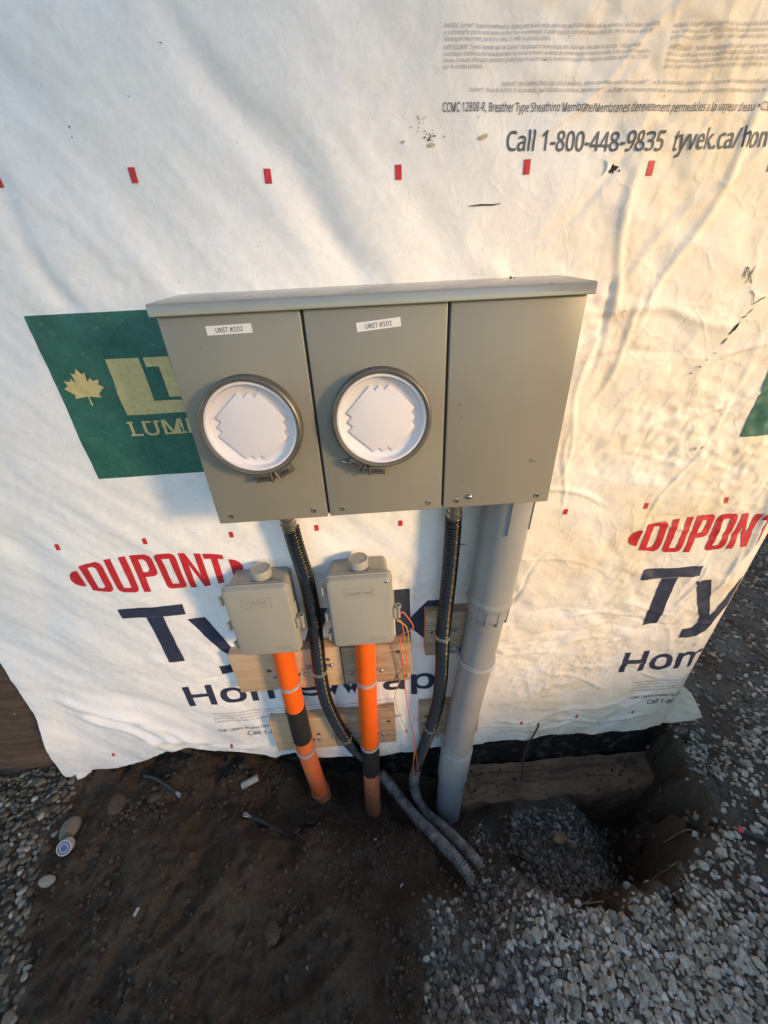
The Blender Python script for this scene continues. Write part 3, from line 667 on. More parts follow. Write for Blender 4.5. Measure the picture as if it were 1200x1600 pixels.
P1 = [('WARNING: DuPont™ Tyvek® HomeWrap® is slippery and should not be used in any application where it will be walked on. Use of ladder stabilizers', .304, 1.7455), ('or scaffolding for exterior work above the first floor recommended. If ladders must be used, extra caution must be taken to use them safely by', .296, 1.7395), ('following the requirements set forth in CAN3-Z11-M81 for portable ladders.', .152, 1.7335),
      ('AVERTISSEMENT : Tyvek® HomeWrap® de DuPont™ est glissant et ne devrait pas être utilisé dans une zone de passage. L’utilisation de', .282, 1.7255), ('stabilisateurs d’échelle ou d’échafaudages pour les travaux extérieurs au-dessus du premier étage est recommandée. Si des échelles doivent être', .299, 1.7195), ('utilisées, il convient d’être particulièrement prudent pour les utiliser de façon sécuritaire en suivant les exigences énoncées dans le CAN3-Z11-M81', .298, 1.7135), ('pour les échelles portatives.', .058, 1.7075)]
for t, w, z in P1: wtext('fine_print', MT['fine'], t, .078, z, width=w, cap=.0044, bold=-.008, slope=-.012, cell=None, res=1)
P2 = [('WARNING: DuPont™ Tyvek® HomeWrap® is a combustible building material and should be', .19, 1.7405), ('other ignition sources. NOTICE: Follow façade manufacturer’s installation and', .18, 1.7345), ('performance of DuPont™ Tyvek®. Use of additives, coating or cement on, in', .18, 1.7285), ('AVERTISSEMENT : Tyvek® HomeWrap® de DuPont™ est un matériau de construction', .19, 1.7185), ('tenu à l’écart des flammes et d’autres sources d’ignition. REMARQUE : Pour en', .18, 1.7125), ('les exigences d’installation et d’entretien du fabricant de façades pour tous les', .18, 1.7065), ('altérer la performance des barrières d’étanchéité à l’eau Tyvek® de DuPont™.', .17, 1.7005)]
for t, w, z in P2: wtext('fine_print', MT['fine'], t, .403, z, width=w, cap=.0044, bold=-.008, slope=-.012, cell=None, res=1)

# ---- pen marks, stains and tears on the sheet
def marks(name, m, lines, lift=.0014): return conform(poly_bm([stroke_poly(P, w) for P, w in lines]), name, m, lift=lift)
marks('marker_line', MT['marker'], [([(.126, 1.5515), (.145, 1.5525), (.166, 1.5518), (.178, 1.553)], [.0008, .0022, .0018, .0008])])
marks('marker_scribble', MT['marker'], [([(.640, 1.445), (.643, 1.428), (.652, 1.436), (.655, 1.446)], .0016), ([(.641, 1.446), (.652, 1.433), (.662, 1.420)], .0016), ([(.640, 1.432), (.640, 1.447), (.646, 1.443)], .0016), ([(.655, 1.44), (.65, 1.42)], .0014)])
marks('marker_scribble', MT['marker'], [([(.668, 1.408), (.676, 1.400), (.680, 1.384), (.690, 1.391), (.700, 1.396)], .0018)])
marks('marker_line', MT['marker'], [([(.145, .872), (.156, .873), (.166, .8725)], [.001, .003, .001])])
marks('marker_line', MT['marker'], [([(.120, .760), (.138, .761), (.150, .760)], [.001, .003, .001])])
def blotch(cx, cz, rx, rz, seed, ang=0., n=22, jag=.45):
    q = random.Random(seed); P = []
    for k in range(n):
        a = 2*math.pi*k/n; r = 1-jag*q.random(); u, v = rx*r*math.cos(a), rz*r*math.sin(a)
        P.append((cx+u*math.cos(ang)-v*math.sin(ang), cz+u*math.sin(ang)+v*math.cos(ang)))
    return P
_q = random.Random(77); st = []
for (px_, pz_, n_, sp_, sz_) in ((.060, 1.6415, 16, .006, .0032), (.064, 1.634, 6, .004, .003), (.043, 1.6505, 8, .006, .0020), (.050, 1.659, 3, .003, .0022), (.020, 1.661, 2, .003, .0015)):
    for i in range(n_): st.append(blotch(px_+_q.gauss(0, sp_), pz_+_q.gauss(0, sp_*.6), sz_*_q.uniform(.3, 1), sz_*_q.uniform(.2, .8), _q.randrange(999), _q.uniform(-1.2, .3), n=14, jag=.75))
conform(poly_bm(st), 'rusty_stain', MT['stain'], lift=.0012)['kind'] = 'stuff'
PST = mat('pale_stain', (.5, .40, .28), .7, var=.3, vscale=80)
for B_ in (blotch(.142, 1.634, .011, .0035, 6, .2), blotch(.063, 1.628, .007, .003, 7), blotch(.02, 1.633, .004, .002, 9)): conform(poly_bm([B_]), 'pale_stain', PST, lift=.0012)
conform(poly_bm([blotch(.358, 1.591, .0085, .008, 11, .6, jag=.6), blotch(.368, 1.588, .002, .002, 12)]), 'torn_hole', MT['tear'], lift=.0012)
conform(poly_bm([[(.344, 1.604), (.353, 1.599), (.352, 1.591), (.343, 1.583), (.346, 1.592)], [(.354, 1.602), (.360, 1.600), (.356, 1.598)]]), 'torn_edge', MT['sticker'], lift=.003)
conform(poly_bm([blotch(.663, 1.345, .017, .0035, 13, 1.02, jag=.5), blotch(.652, 1.322, .010, .002, 14, 1.05, jag=.6), blotch(.681, 1.373, .008, .0012, 15, .9), blotch(.674, 1.364, .006, .0015, 16, .4)]+[blotch(.643-.018*i*.7, 1.30-.012*i, .0022, .0016, 20+i) for i in range(4)]), 'torn_hole', MT['tear'], lift=.0012)
conform(poly_bm([blotch(.675, 1.098, .004, .0012, 31), blotch(.667, 1.094, .0012, .003, 32), blotch(.676, 1.094, .001, .004, 33, -.3), blotch(.692, 1.097, .0015, .004, 34, -.4)]), 'staple_tear', MT['tear'], lift=.0012)
_q = random.Random(9)
conform(poly_bm([blotch(_q.uniform(-.75, .9), _q.uniform(.15, 1.75), _q.uniform(.0008, .0022), _q.uniform(.0007, .0018), 100+i, n=8, jag=.7) for i in range(60)]), 'dirt_specks', MT['stain'], lift=.0012)['kind'] = 'stuff'

# ------------------------------------------------------------ meter box
BX0, BX1, BZ0, BZ1, BY = -.367, .2895, 1.0561, 1.4213, -.140
mbx = empty('meter_box', ((BX0+BX1)/2, -.07, BZ0), 'grey steel double meter box with two round white blanks on the wall', 'meter box')
MB().box(BX0+.004, BX1-.004, -.118, -.003, BZ0+.004, 1.430).build('enclosure', MT['paint'], mbx, bevel=.002)
SEPS = [BX0, -.1515, .0745, BX1]; GAP = .0022
for i in range(3):
    a, b = SEPS[i]+(GAP if i else 0), SEPS[i+1]-(GAP if i < 2 else 0)
    c = MB().box(a, b, BY, -.1185, BZ0-(.001 if i == 0 else 0), 1.4275).build('cover', MT['paint'], mbx, bevel=.0022, seg=3)
    zs = BZ0+.016
    for k, xx in enumerate((a+.026, b-.026)):
        s = MB().lathe([(.0052, 0), (.0052, -.0012), (.0035, -.0016), (.0030, -.0005), (.0001, -.0005)], (xx, BY+.0002, zs), n=18).build('screw', MT['screw'], c, auto=.6)
        MB().box(xx-.0026, xx+.0026, BY-.0010, BY-.0002, zs-.0006, zs+.0006).build('slot', MT['inner'], s)
    if i == 2:
        MB().lathe([(.0058, 0), (.0056, -.002), (.0045, -.004), (.0025, -.0052), (.0002, -.0056)], (.1275, BY+.0002, BZ0+.0235), n=20).build('dome_rivet', MT['screw'], c, smooth=True)
for xx in (-.1515, .0745):
    MB().box(xx-.002, xx+.002, -.1335, -.1187, BZ0+.004, 1.4270).build('gap_shade_strip', MT['inner'], mbx)  # dark strip that paints the shade inside the gap between covers
MB().prism([(.0-.002, 1.4500), (-.147, 1.4375), (-.149, 1.4350), (-.149, BZ1-.001), (-.1465, BZ1-.001), (-.1465, 1.4325), (-.002, 1.4445)], 'x', BX0-.0065, BX1+.0065).build('hood', MT['hood'], mbx, bevel=.0008, seg=1)
for xx in (BX0-.0055, BX1+.0055):
    MB().box(xx-.0011, xx+.0011, -.1460, -.004, BZ1+.001, 1.4330).build('hood_side', MT['paint'], mbx)
for j, (dx, dy, r_) in enumerate(((.203, -.03, .0042), (.209, -.033, .003), (.175, -.025, .0022), (.155, -.05, .0018), (.232, -.045, .002))):
    m_ = MB().lathe([(.0005, r_), (r_*.7, r_*.75), (r_, 0), (r_*.8, -r_*.3)], (dx, dy, 1.4475+dy*.085+.0005), axis='z', n=7); m_.v = [tuple(Vector(v)+Vector((random.uniform(-1, 1), random.uniform(-1, 1), random.uniform(-1, 1)))*r_*.3) for v in m_.v]
    m_.build('dirt_crumb', MT['clod'], mbx)
STAIR = [(1, .56), (.78, .56), (.78, .78), (.56, .78), (.56, 1)]
def star(A, cx, cz, ang):
    P = []
    for q in range(4):
        for (u, v) in STAIR:
            c, s = math.cos(q*math.pi/2+math.pi/4+ang), math.sin(q*math.pi/2+math.pi/4+ang); P.append((cx+A*(u*c-v*s), cz+A*(u*s+v*c)))
    return P
for (cx, la, lbl, st_ang, which) in ((-.2592, -76, 'UNIT #102', -.08, 0), (-.0385, -110, 'UNIT #101', .02, 1)):
    cz = 1.2485
    rg = MB().lathe([(.0775, -.004), (.0772, -.022), (.0785, -.0245), (.0815, -.0250), (.0840, -.0235), (.0855, -.0200), (.0850, -.0165), (.0832, -.0150), (.0832, -.0035), (.0850, -.001), (.0850, .0005), (.0775, .0005)], (cx, BY, cz), n=96, closed=True).build('sealing_ring', MT['ringm'], mbx, auto=.7)
    # spring clamp: two lugs with slots and a bolt
    for sgn in (-1, 1):
        a0 = rad(la)+sgn*.205; er = Vector((math.cos(a0), 0, math.sin(a0))); et = Vector((-math.sin(a0), 0, math.cos(a0)))
        c0 = Vector((cx, 0, cz))+er*.0925
        def blk(du, dv, y0, y1, ou=0., ov=0.):
            V = [c0+et*(ou+su*du)+er*(ov+sv*dv)+Vector((0, y, 0)) for su in (-1, 1) for sv in (-1, 1) for y in (y0, y1)]
            return MB().add(V, [(0, 1, 3, 2), (4, 6, 7, 5), (0, 4, 5, 1), (2, 3, 7, 6), (0, 2, 6, 4), (1, 5, 7, 3)])
        lg = blk(.0160, .0078, BY-.0185, BY-.005).build('clamp_lug', MT['latchm'], rg, bevel=.0015)
        blk(.0075, .0024, BY-.0192, BY-.0182, ou=.002*sgn).build('slot', MT['inner'], lg)
        blk(.0016, .0100, BY-.0225, BY-.005, ou=-.0135*sgn).build('lug_flange', MT['latchm'], lg, bevel=.0006, seg=1)
    a0 = rad(la); er = Vector((math.cos(a0), 0, math.sin(a0))); et = Vector((-math.sin(a0), 0, math.cos(a0))); c0 = Vector((cx, BY-.012, cz))+er*.0935
    MB().tube([c0-et*.046, c0+et*.012], .0022, 8).build('clamp_bolt', MT['screw'], rg, smooth=True)
    bl = MB().lathe([(.0773, -.0160), (.0765, -.0205), (.0748, -.0212), (.0725, -.0205), (.0712, -.0165), (.0700, -.0115), (.0690, -.0098), (.0640, -.0092), (.0632, -.0085), (.0001, -.0080)], (cx, BY, cz), n=96, cap0=False).build('meter_blank', MT['white'], mbx, auto=.9)
    MB().prism(star(.0525, cx, cz-.001, st_ang), 'y', BY-.0122, BY-.0075).build('raised_star_plate', MT['white'], bl, bevel=.0010, seg=2)
    sx, sz, rot = ((-.2640, 1.3985, .012) if which == 0 else (-.0355, 1.3940, .075))
    ce = Matrix.Rotation(-rot, 4, 'Y'); o = Vector((sx, BY-.0006, sz))
    V = [o+ce @ Vector(p) for p in ((-.0345, 0, -.0065), (.0345, 0, -.0065), (.0345, 0, .0065), (-.0345, 0, .0065))]
    V2 = [v+Vector((0, .0008, 0)) for v in V]
    stk = MB().add(V+V2, [(0, 1, 2, 3), (7, 6, 5, 4), (0, 4, 5, 1), (1, 5, 6, 2), (2, 6, 7, 3), (3, 7, 4, 0)]).build('name_sticker', MT['sticker'], mbx)
    bm = text_bm(lbl, -.0205, -.0034, width=.041, cap=.0068, bold=.0, label_font=True)
    for v in bm.verts: v.co = o+ce @ Vector((v.co.x, -.0005, v.co.z))
    for f in bm.faces:
        if f.normal.y > 0: f.normal_flip()
    me = bpy.data.meshes.new('lettering'); bm.to_mesh(me); bm.free(); link_mesh('lettering', me, MT['lettering'], stk)
# scuffs on the right cover
def scuff(P, m): 
    for Q in P:
        bm = poly_bm([Q])
        for v in bm.verts: v.co.y = BY-.0003
        me = bpy.data.meshes.new('scuff'); bm.to_mesh(me); bm.free(); link_mesh('scuff', me, m, mbx)
SC = mat('scuff_grime', (.13, .115, .10), .6, var=.5, vscale=200)
scuff([blotch(.243, 1.147, .010, .0022, 41, -.05, jag=.7), blotch(.240, 1.151, .004, .0015, 42), blotch(.0985, 1.262, .0015, .003, 43), blotch(.103, 1.238, .001, .002, 44), blotch(.1145, 1.116, .001, .0025, 45), blotch(-.313, 1.374, .0016, .0016, 46), blotch(-.02, 1.09, .0008, .0008, 47)], SC)

# ------------------------------------------------------------ boards
def board(x0, x1, z0, z1, m, label, th=.038, tilt=0., knots=()):
    o = empty('wood_block', ((x0+x1)/2, -th/2, z0), label, 'wood block', 'wood blocks behind the conduits')
    b = MB().box(x0, x1, -th-.008, -.008+.006, z0, z1).build('board', m, o, bevel=.0022, seg=2)
    for kx, kz in knots:
        MB().lathe([(.0065, 0), (.0063, -.0012), (.002, -.0016), (.0002, -.0010)], (kx, -th-.0078, kz), n=14).build('screw_head', MT['screw'], b, auto=.6)
    o.rotation_euler = (0, 0, 0)
    return o
board(-.503, -.187, .400, .5685, MT['wood'], 'pale pine block below the left utility box, upper row', knots=((-.40, .49), (-.225, .52)))
board(-.1845, .016, .398, .560, MT['wood2'], 'rough weathered block below the middle utility box, upper row', knots=((-.02, .53), (.0, .42)))
board(-.452, -.246, .064, .240, MT['wood'], 'pale pine block crossed by left orange conduit near the ground', knots=((-.30, .15),))
board(-.2435, -.038, .062, .247, MT['wood2'], 'knotty block crossed by middle orange conduit near the ground', knots=((-.06, .19),))
board(.060, .235, .502, .669, MT['wood2'], 'brown block behind grey conduit, level with the utility boxes', knots=((.08, .6),))
board(.044, .248, .083, .254, MT['wood2'], 'brown block behind grey conduit, just above the wrap hem', knots=((.065, .2),))

# ------------------------------------------------------------ utility boxes
def rounded_rect(x0, x1, z0, z1, r, n=5):
    P = []
    for cx, cz, a0 in ((x1-r, z1-r, 0), (x0+r, z1-r, 90), (x0+r, z0+r, 180), (x1-r, z0+r, 270)):
        for k in range(n+1): a = rad(a0+90*k/n); P.append((cx+r*math.cos(a), cz+r*math.sin(a)))
    return P
def loft(sections):
    """sections: list of (y, polygon) -> closed skin"""
    mb = MB(); n = len(sections[0][1]); V = [(p[0], y, p[1]) for y, P in sections for p in P]
    F = [(i*n+k, i*n+(k+1) % n, (i+1)*n+(k+1) % n, (i+1)*n+k) for i in range(len(sections)-1) for k in range(n)]
    F += [tuple(range(n)), tuple(range((len(sections)-1)*n, len(sections)*n))]
    return mb.add(V, F)
def utility_box(cx, z0, z1, word, label, cap_x, screw_tr=False):
    o = empty('utility_box', (cx, -.05, z0), label, 'utility box')
    RR = lambda e, r=.012: rounded_rect(cx-.074-e, cx+.074+e, z0-e, z1+e, r)
    body = loft([(-.012, RR(-.004)), (-.06, RR(-.0015)), (-.078, RR(.0)), (-.0785, RR(.0055, .014)), (-.083, RR(.0055, .014))]).build('body', MT['pbox'], o, auto=.5)
    lid = loft([(-.0835, RR(.0035, .013)), (-.0860, RR(.0035, .013)), (-.0862, RR(.0065, .015)), (-.0905, RR(.0065, .015)), (-.0915, RR(.005, .014)), (-.1010, RR(.003, .013)), (-.1045, RR(.0005, .011)), (-.1058, RR(-.003, .009))]).build('lid', MT['pbox'], o, auto=.5)
    yf = -.1058
    def outline(x0, x1, za, zb_, w=.0012):
        m = MB()
        for q in ((x0, x1, za, za+w), (x0, x1, zb_-w, zb_), (x0, x0+w, za+w, zb_-w), (x1-w, x1, za+w, zb_-w)): m.box(q[0], q[1], yf-.0008, yf+.001, q[2], q[3])
        return m
    outline(cx-.036, cx+.034, z1-.052, z1-.024).build('embossed_frame', MT['emboss'], lid)
    bm = text_bm(word, cx-.024 if len(word) < 6 else cx-.031, z1-.044, width=.046 if len(word) < 6 else .060, cap=.0125 if len(word) < 6 else .009, bold=.0)
    r = bmesh.ops.extrude_face_region(bm, geom=bm.faces[:])
    for g in r['geom']:
        if isinstance(g, bmesh.types.BMVert): g.co.y = 1
    for v in bm.verts: v.co.y = yf-.0011 if v.co.y > .5 else yf+.0008
    bmesh.ops.recalc_face_normals(bm, faces=bm.faces); me = bpy.data.meshes.new('embossed_word'); bm.to_mesh(me); bm.free(); link_mesh('embossed_word', me, MT['emboss'], lid)
    outline(cx+.020, cx+.056, z0+.012, z0+.026, .001).build('maker_mark', MT['emboss'], lid)
    m = MB()
    for k in range(4): m.box(cx+.0235+k*.0078, cx+.0285+k*.0078, yf-.0006, yf+.001, z0+.0155, z0+.0225)
    m.build('maker_mark', MT['emboss'], lid)
    MB().lathe([(.0022, .0005), (.0020, -.0008), (.0006, -.0012), (.0001, -.001)], (cx+.002, yf, (z0+z1)/2+.012), n=10).build('sprue_dot', MT['emboss'], lid, smooth=True)
    if screw_tr: MB().lathe([(.0042, .001), (.0042, -.0012), (.003, -.0022), (.0002, -.0022)], (cx+.066, yf+.0008, z1-.010), n=14).build('lid_screw', MT['screw'], lid, auto=.6)
    for hz in (z1-.036, (z0+z1)/2-.012, z0+.028):
        h = MB().box(cx-.0900, cx-.079, -.0935, -.0740, hz-.0105, hz+.0105).build('hinge', MT['pbox'], o, bevel=.0018)
        MB().tube([(cx-.0885, -.0930, hz-.0125), (cx-.0885, -.0930, hz+.0125)], .0042, 10).build('hinge_pin', MT['pbox'], h, auto=.7)
    lz = (z0+z1)/2-.014
    l = MB().box(cx+.079, cx+.0875, -.1000, -.0760, lz-.017, lz+.017).build('latch', MT['pbox'], o, bevel=.0020)
    MB().lathe([(.0052, -.020), (.0052, .012), (.0078, .016), (.0078, .022), (.0040, .022), (.0040, .004), (.0035, -.019)], (cx+.0925, -.0900, lz), axis='z', n=18, closed=True).build('latch_eye', MT['pbox'], l, auto=.7)
    MB().box(cx+.079, cx+.083, -.0860, -.0760, lz+.018, lz+.060).build('side_rib', MT['pbox'], o, bevel=.001)
    kp = MB().lathe([(.0205, -.004), (.0205, .004), (.0245, .0045), (.0245, .0245), (.0232, .0265), (.0210, .0268), (.0205, .0258), (.0012, .0256), (.0006, .0240), (.0001, .0240)], (cap_x, -.052, z1-.001), axis='z', n=40).build('round_cap', MT['pbox'], o, auto=.6)
    return o
utility_box(-.3545, .6315, .8475, 'CATV', 'left grey plastic utility box with CATV embossed on its lid', -.3455)
utility_box(-.1100, .6390, .8570, 'TELECOM', 'right grey plastic utility box with thin wires hanging from it', -.1085, True)

# ------------------------------------------------------------ conduits
def pipe_mesh(P, r, name, m, parent, n=36, steps=8):
    return MB().tube(smooth_path(P, steps), r, n).build(name, m, parent, auto=.8)
def at_z(P, z):
    for a, b in zip(P[:-1], P[1:]):
        if (a[2]-z)*(b[2]-z) <= 0:
            t = (z-a[2])/(b[2]-a[2]); return Vector(a)*(1-t)+Vector(b)*t
    return Vector(P[-1])
def seg_between(P, za, zb_, k=6): return [at_z(P, za+(zb_-za)*i/k) for i in range(k+1)]
R_O = .0290
O1 = [(-.3365, -.068, .645), (-.341, -.070, .48), (-.3445, -.071, .30), (-.3455, -.072, .15), (-.339, -.078, 0), (-.325, -.090, -.17), (-.318, -.096, -.28)]
O2 = [(-.110, -.068, .650), (-.1165, -.070, .45), (-.1240, -.070, .25), (-.1290, -.072, .10), (-.134, -.085, -.05), (-.140, -.108, -.22), (-.143, -.125, -.36)]
O1s, O2s = [tuple(p) for p in smooth_path(O1, 10)], [tuple(p) for p in smooth_path(O2, 10)]
def orange(P, tape, label, clip=None):
    o = empty('orange_conduit', P[-1], label, 'conduit')
    MB().tube(seg_between(P, .643, tape[1]+.02, 14), R_O, 36).build('pipe', MT['orange'], o, auto=.8)
    MB().tube(seg_between(P, tape[1]+.019, P[-1][2]+.001, 14), R_O-.0004, 36).build('lower_pipe', MT['orange_old'] if clip is None else MT['orange_dirty'], o, auto=.8)
    tp = seg_between(P, tape[0], tape[1], 16); rr = [R_O+.0016+.0006*((i % 4) == 1) for i in range(len(tp))]
    MB().tube(tp, rr, 36).build('tape_wrap', MT['tape'], o, auto=1.)
    if clip is not None:
        MB().tube(seg_between(P, clip+.008, clip-.008, 4), R_O+.004, 36).build('coupling_collar', MT['orange_old'], o, auto=.7)
        MB().tube(seg_between(P, clip-.0, P[-1][2]+.0012, 6), R_O+.0024, 36).build('muddy_end', MT['orange_old'], o, auto=.8)
orange(O1s, (.352, .182), 'left orange conduit with wide black tape wrap going into the mud', -.135)
orange(O2s, (.108, -.035), 'right orange conduit with short black tape band near its foot')
G = [(.2365, -.072, 1.058), (.2285, -.074, .89), (.2185, -.076, .715), (.2030, -.078, .51), (.1835, -.080, .295), (.1685, -.084, .06), (.158, -.092, -.09), (.147, -.108, -.38), (.145, -.112, -.48)]
Gs = [tuple(p) for p in smooth_path(G, 10)]; RG = .0470
go = empty('grey_conduit', Gs[-1], 'thick grey plastic conduit running from the meter box into the ground', 'conduit')
MB().tube(seg_between(Gs, .75, -.475, 26), RG, 48).build('pipe', MT['pvc'], go, auto=.8)
MB().tube(seg_between(Gs, 1.056, .762, 10), RG+.0065, 48).build('expansion_barrel', MT['pvc'], go, auto=.8)
cl = seg_between(Gs, .772, .690, 12)
MB().tube(cl, [RG+.0022+(.0075 if i in (3, 4) else .004 if 1 <= i <= 10 else 0) for i in range(13)], 48).build('collar', MT['pvc'], go, auto=.6)
for k, aa in enumerate((-1.9, -1.35, -.75, -2.5)):
    p, q = at_z(Gs, .737), at_z(Gs, .690); off = Vector((math.cos(aa), math.sin(aa), 0))*(RG+.0055)
    MB().ribbon([p+off, q+off], (-math.sin(aa), math.cos(aa), 0), .006, .005).build('collar_rib', MT['pvc'], go)
for k, aa in enumerate((-1.75, -.62)):
    p, q = at_z(Gs, 1.055), at_z(Gs, .968); off = Vector((math.cos(aa), math.sin(aa), 0))*(RG+.0075)
    MB().ribbon([p+off, q+off], (-math.sin(aa), math.cos(aa), 0), .0030, .005).build('hub_rib', MT['pvc'], go)
MB().tube(seg_between(Gs, .055, -.105, 8), [RG+.0005]+[RG+.0055]*7+[RG+.003], 48).build('coupling', MT['pvc'], go, auto=.6)
MB().tube(seg_between(Gs, -.107, -.110, 2), RG+.0012, 48).build('joint_line', MT['tear'], go, auto=.6)
MB().tube(seg_between(Gs, -.330, -.46, 5), RG+.0012, 48).build('muddy_end', mat('muddy_grey_conduit', (.22, .205, .185), .8, var=.6, vscale=25, c2=(.07, .055, .04)), go, auto=.8)

def flex_conduit(P, split, label, wall=True):
    o = empty('flexible_conduit', P[-1], label, 'conduit')
    pts = resample(smooth_path(P, 14), .0016); r0 = .0174
    rr = [r0+.0026*math.sin(i*2*math.pi/5.6) for i in range(len(pts))]
    k = max(i for i, p in enumerate(pts) if p.z > split)
    MB().tube(pts[46:k+1], rr[46:k+1], 20).build('armoured_hose', MT['flex'], o, smooth=True, auto=3.)
    MB().tube(pts[k:], rr[k:], 20).build('dusty_hose', MT['flex_dusty'], o, smooth=True, auto=3.)
    c = pts[0]
    MB().lathe([(.0135, .004), (.0135, -.004), (.0175, -.005), (.0175, -.012), (.0150, -.013), (.0150, -.046), (.0168, -.047), (.0168, -.052), (.0155, -.053), (.0155, -.058), (.0180, -.059), (.0180, -.072), (.0172, -.075), (.0168, -.079)], (c.x, c.y, c.z), axis='z', n=28).build('threaded_connector', MT['screw'], o, auto=.6)
    return o
F1 = [(-.2575, -.052, 1.0540), (-.255, -.052, 1.00), (-.249, -.052, .915), (-.2405, -.053, .826), (-.2395, -.055, .7055), (-.2455, -.058, .582), (-.2505, -.061, .478), (-.2470, -.061, .335), (-.2095, -.060, .140), (-.150, -.052, -.03), (-.085, -.060, -.165), (-.03, -.105, -.225), (.02, -.165, -.232), (.075, -.235, -.20), (.13, -.31, -.165), (.165, -.365, -.165), (.19, -.42, -.23)]
F2 = [(.1215, -.052, 1.0545), (.1205, -.052, 1.0), (.120, -.053, .902), (.1155, -.056, .782), (.1085, -.060, .657), (.1065, -.061, .569), (.108, -.060, .428), (.0985, -.060, .270), (.0755, -.058, .128), (.047, -.056, -.03), (.022, -.060, -.17), (.030, -.090, -.25), (.065, -.140, -.275), (.115, -.195, -.255), (.165, -.265, -.215), (.205, -.335, -.175), (.222, -.385, -.20), (.23, -.42, -.26)]
flex_conduit(F1, -.12, 'black flexible conduit from left meter curving behind the right orange pipe')
flex_conduit(F2, -.10, 'black flexible conduit hanging beside the thick grey pipe')

# ------------------------------------------------------------ straps
def strap(P, z, r, label, m, width=.011, ears=True, yb=-.046, side=(-1, 1), tilt=0., thick=.0022):
    c = at_z(P, z); o = empty('pipe_strap', (c.x, c.y, c.z), label, 'pipe strap', 'straps holding conduits to the blocks')
    rr = r+thick/2+.0004; pts = []
    base = yb-.0012
    if -1 in side: pts += [(c.x-rr-.022, base, c.z+.004), (c.x-rr-.004, base, c.z+.004), (c.x-rr-.0005, base-.004, c.z+.003)]
    for k in range(25):
        a = math.pi+math.pi*k/24; pts.append((c.x+rr*math.cos(a), c.y+rr*math.sin(a), c.z-tilt*abs(math.sin(a))))
    if 1 in side: pts += [(c.x+rr+.0005, base-.004, c.z+.003), (c.x+rr+.004, base, c.z+.004), (c.x+rr+.022, base, c.z+.004)]
    bd = MB().ribbon(pts, (0, 0, 1), width, thick).build('band', m, o, auto=.7)
    for s in side:
        xx = c.x+s*(rr+.014)
        MB().lathe([(.0058, .0), (.0058, -.0028), (.0042, -.0045), (.0018, -.0045), (.0016, -.003), (.0001, -.003)], (xx, base-.001, c.z+.004), n=12).build('screw', MT['screw'], o, auto=.6)
    return o
SM = mat('grey_plastic_strap', (.42, .43, .44), .45, .2, var=.15, vscale=40)
strap(O1s, .462, R_O, 'grey strap high on the left orange conduit', SM)
strap(O1s, .118, R_O, 'grey strap on the left orange conduit just below its black tape', SM)
strap(O2s, .452, R_O, 'grey strap high on the right orange conduit', SM)
strap(O2s, .118, R_O+.0016, 'grey strap over the black band of the right orange conduit', SM)
F1s, F2s = [tuple(p) for p in resample(smooth_path(F1, 14), .004)], [tuple(p) for p in resample(smooth_path(F2, 14), .004)]
strap(F1s, .492, .0185, 'steel strap on the flexible conduit between the orange pipes, upper block', MT['strapm'], yb=-.046)
strap(F1s, .140, .0185, 'steel strap on the flexible conduit where it bends near the ground', MT['strapm'], yb=-.046)
strap(F2s, .600, .0185, 'steel strap on the flexible conduit beside the grey pipe, upper block', MT['strapm'], yb=-.046)
strap(F2s, .155, .0185, 'steel strap on the flexible conduit beside the grey pipe, lower block', MT['strapm'], yb=-.046)
strap(Gs, .520, RG, 'large grey strap around the middle of the thick grey conduit', SM, width=.015, side=(-1,), thick=.004)
strap(Gs, .075, RG, 'large grey strap low on the thick grey conduit above its coupling', SM, width=.015, side=(-1,), thick=.004)

# ------------------------------------------------------------ loose wires
def wire(name, P, r, m, label, group=None, n=6):
    o = MB().tube(smooth_path(P, 8), r, n).build(name, m, None, smooth=True); return tag(o, label, 'wire', group)
wire('thin_wire', [(-.022, -.09, .705), (-.008, -.085, .725), (.012, -.08, .69), (.022, -.075, .655), (.012, -.072, .64), (-.008, -.07, .628), (-.014, -.068, .60), (-.010, -.065, .53), (-.004, -.062, .44), (-.002, -.060, .36), (.010, -.060, .22), (.022, -.060, .12), (.030, -.066, .0), (.034, -.075, -.075), (.028, -.080, -.115), (.016, -.076, -.10), (.020, -.07, -.03), (.027, -.064, .06), (.022, -.06, .09)], .0016, MT['wire_o'], 'thin orange wire hanging in a long loop from the right utility box')
wire('thin_wire', [(-.022, -.088, .700), (-.006, -.082, .68), (.004, -.078, .66), (.010, -.072, .61), (.011, -.068, .55), (.016, -.062, .47), (.010, -.058, .455), (-.002, -.058, .44), (-.02, -.056, .405), (-.035, -.055, .33), (-.028, -.056, .26), (-.012, -.058, .19), (.010, -.062, .10), (.022, -.066, .03), (.018, -.072, -.06), (.022, -.078, -.10)], .0013, MT['wire_y'], 'thin yellow wire hanging beside the orange loop below the right utility box')
wire('thin_wire', [(-.022, -.089, .702), (-.010, -.083, .69), (-.004, -.078, .64), (.002, -.070, .56), (.004, -.064, .47), (.011, -.058, .446), (.018, -.056, .450)], .0011, MT['wire_o'], 'short orange wire ending against the block below the right utility box')
wire('bent_wire', [(.470, -.035, .085), (.4665, -.045, .080), (.455, -.050, .04), (.440, -.052, -.02), (.437, -.054, -.09), (.440, -.06, -.17), (.441, -.07, -.24)], .0032, MT['wire_b'], 'bent brown wire poking out at the hem of the wrap', n=8)
wire('root_strand', [(.41, -.145, -.30), (.46, -.155, -.295), (.52, -.150, -.300), (.58, -.16, -.305), (.62, -.165, -.315)], .0020, MT['twig'], 'thin pale root lying along the footing in the hole')

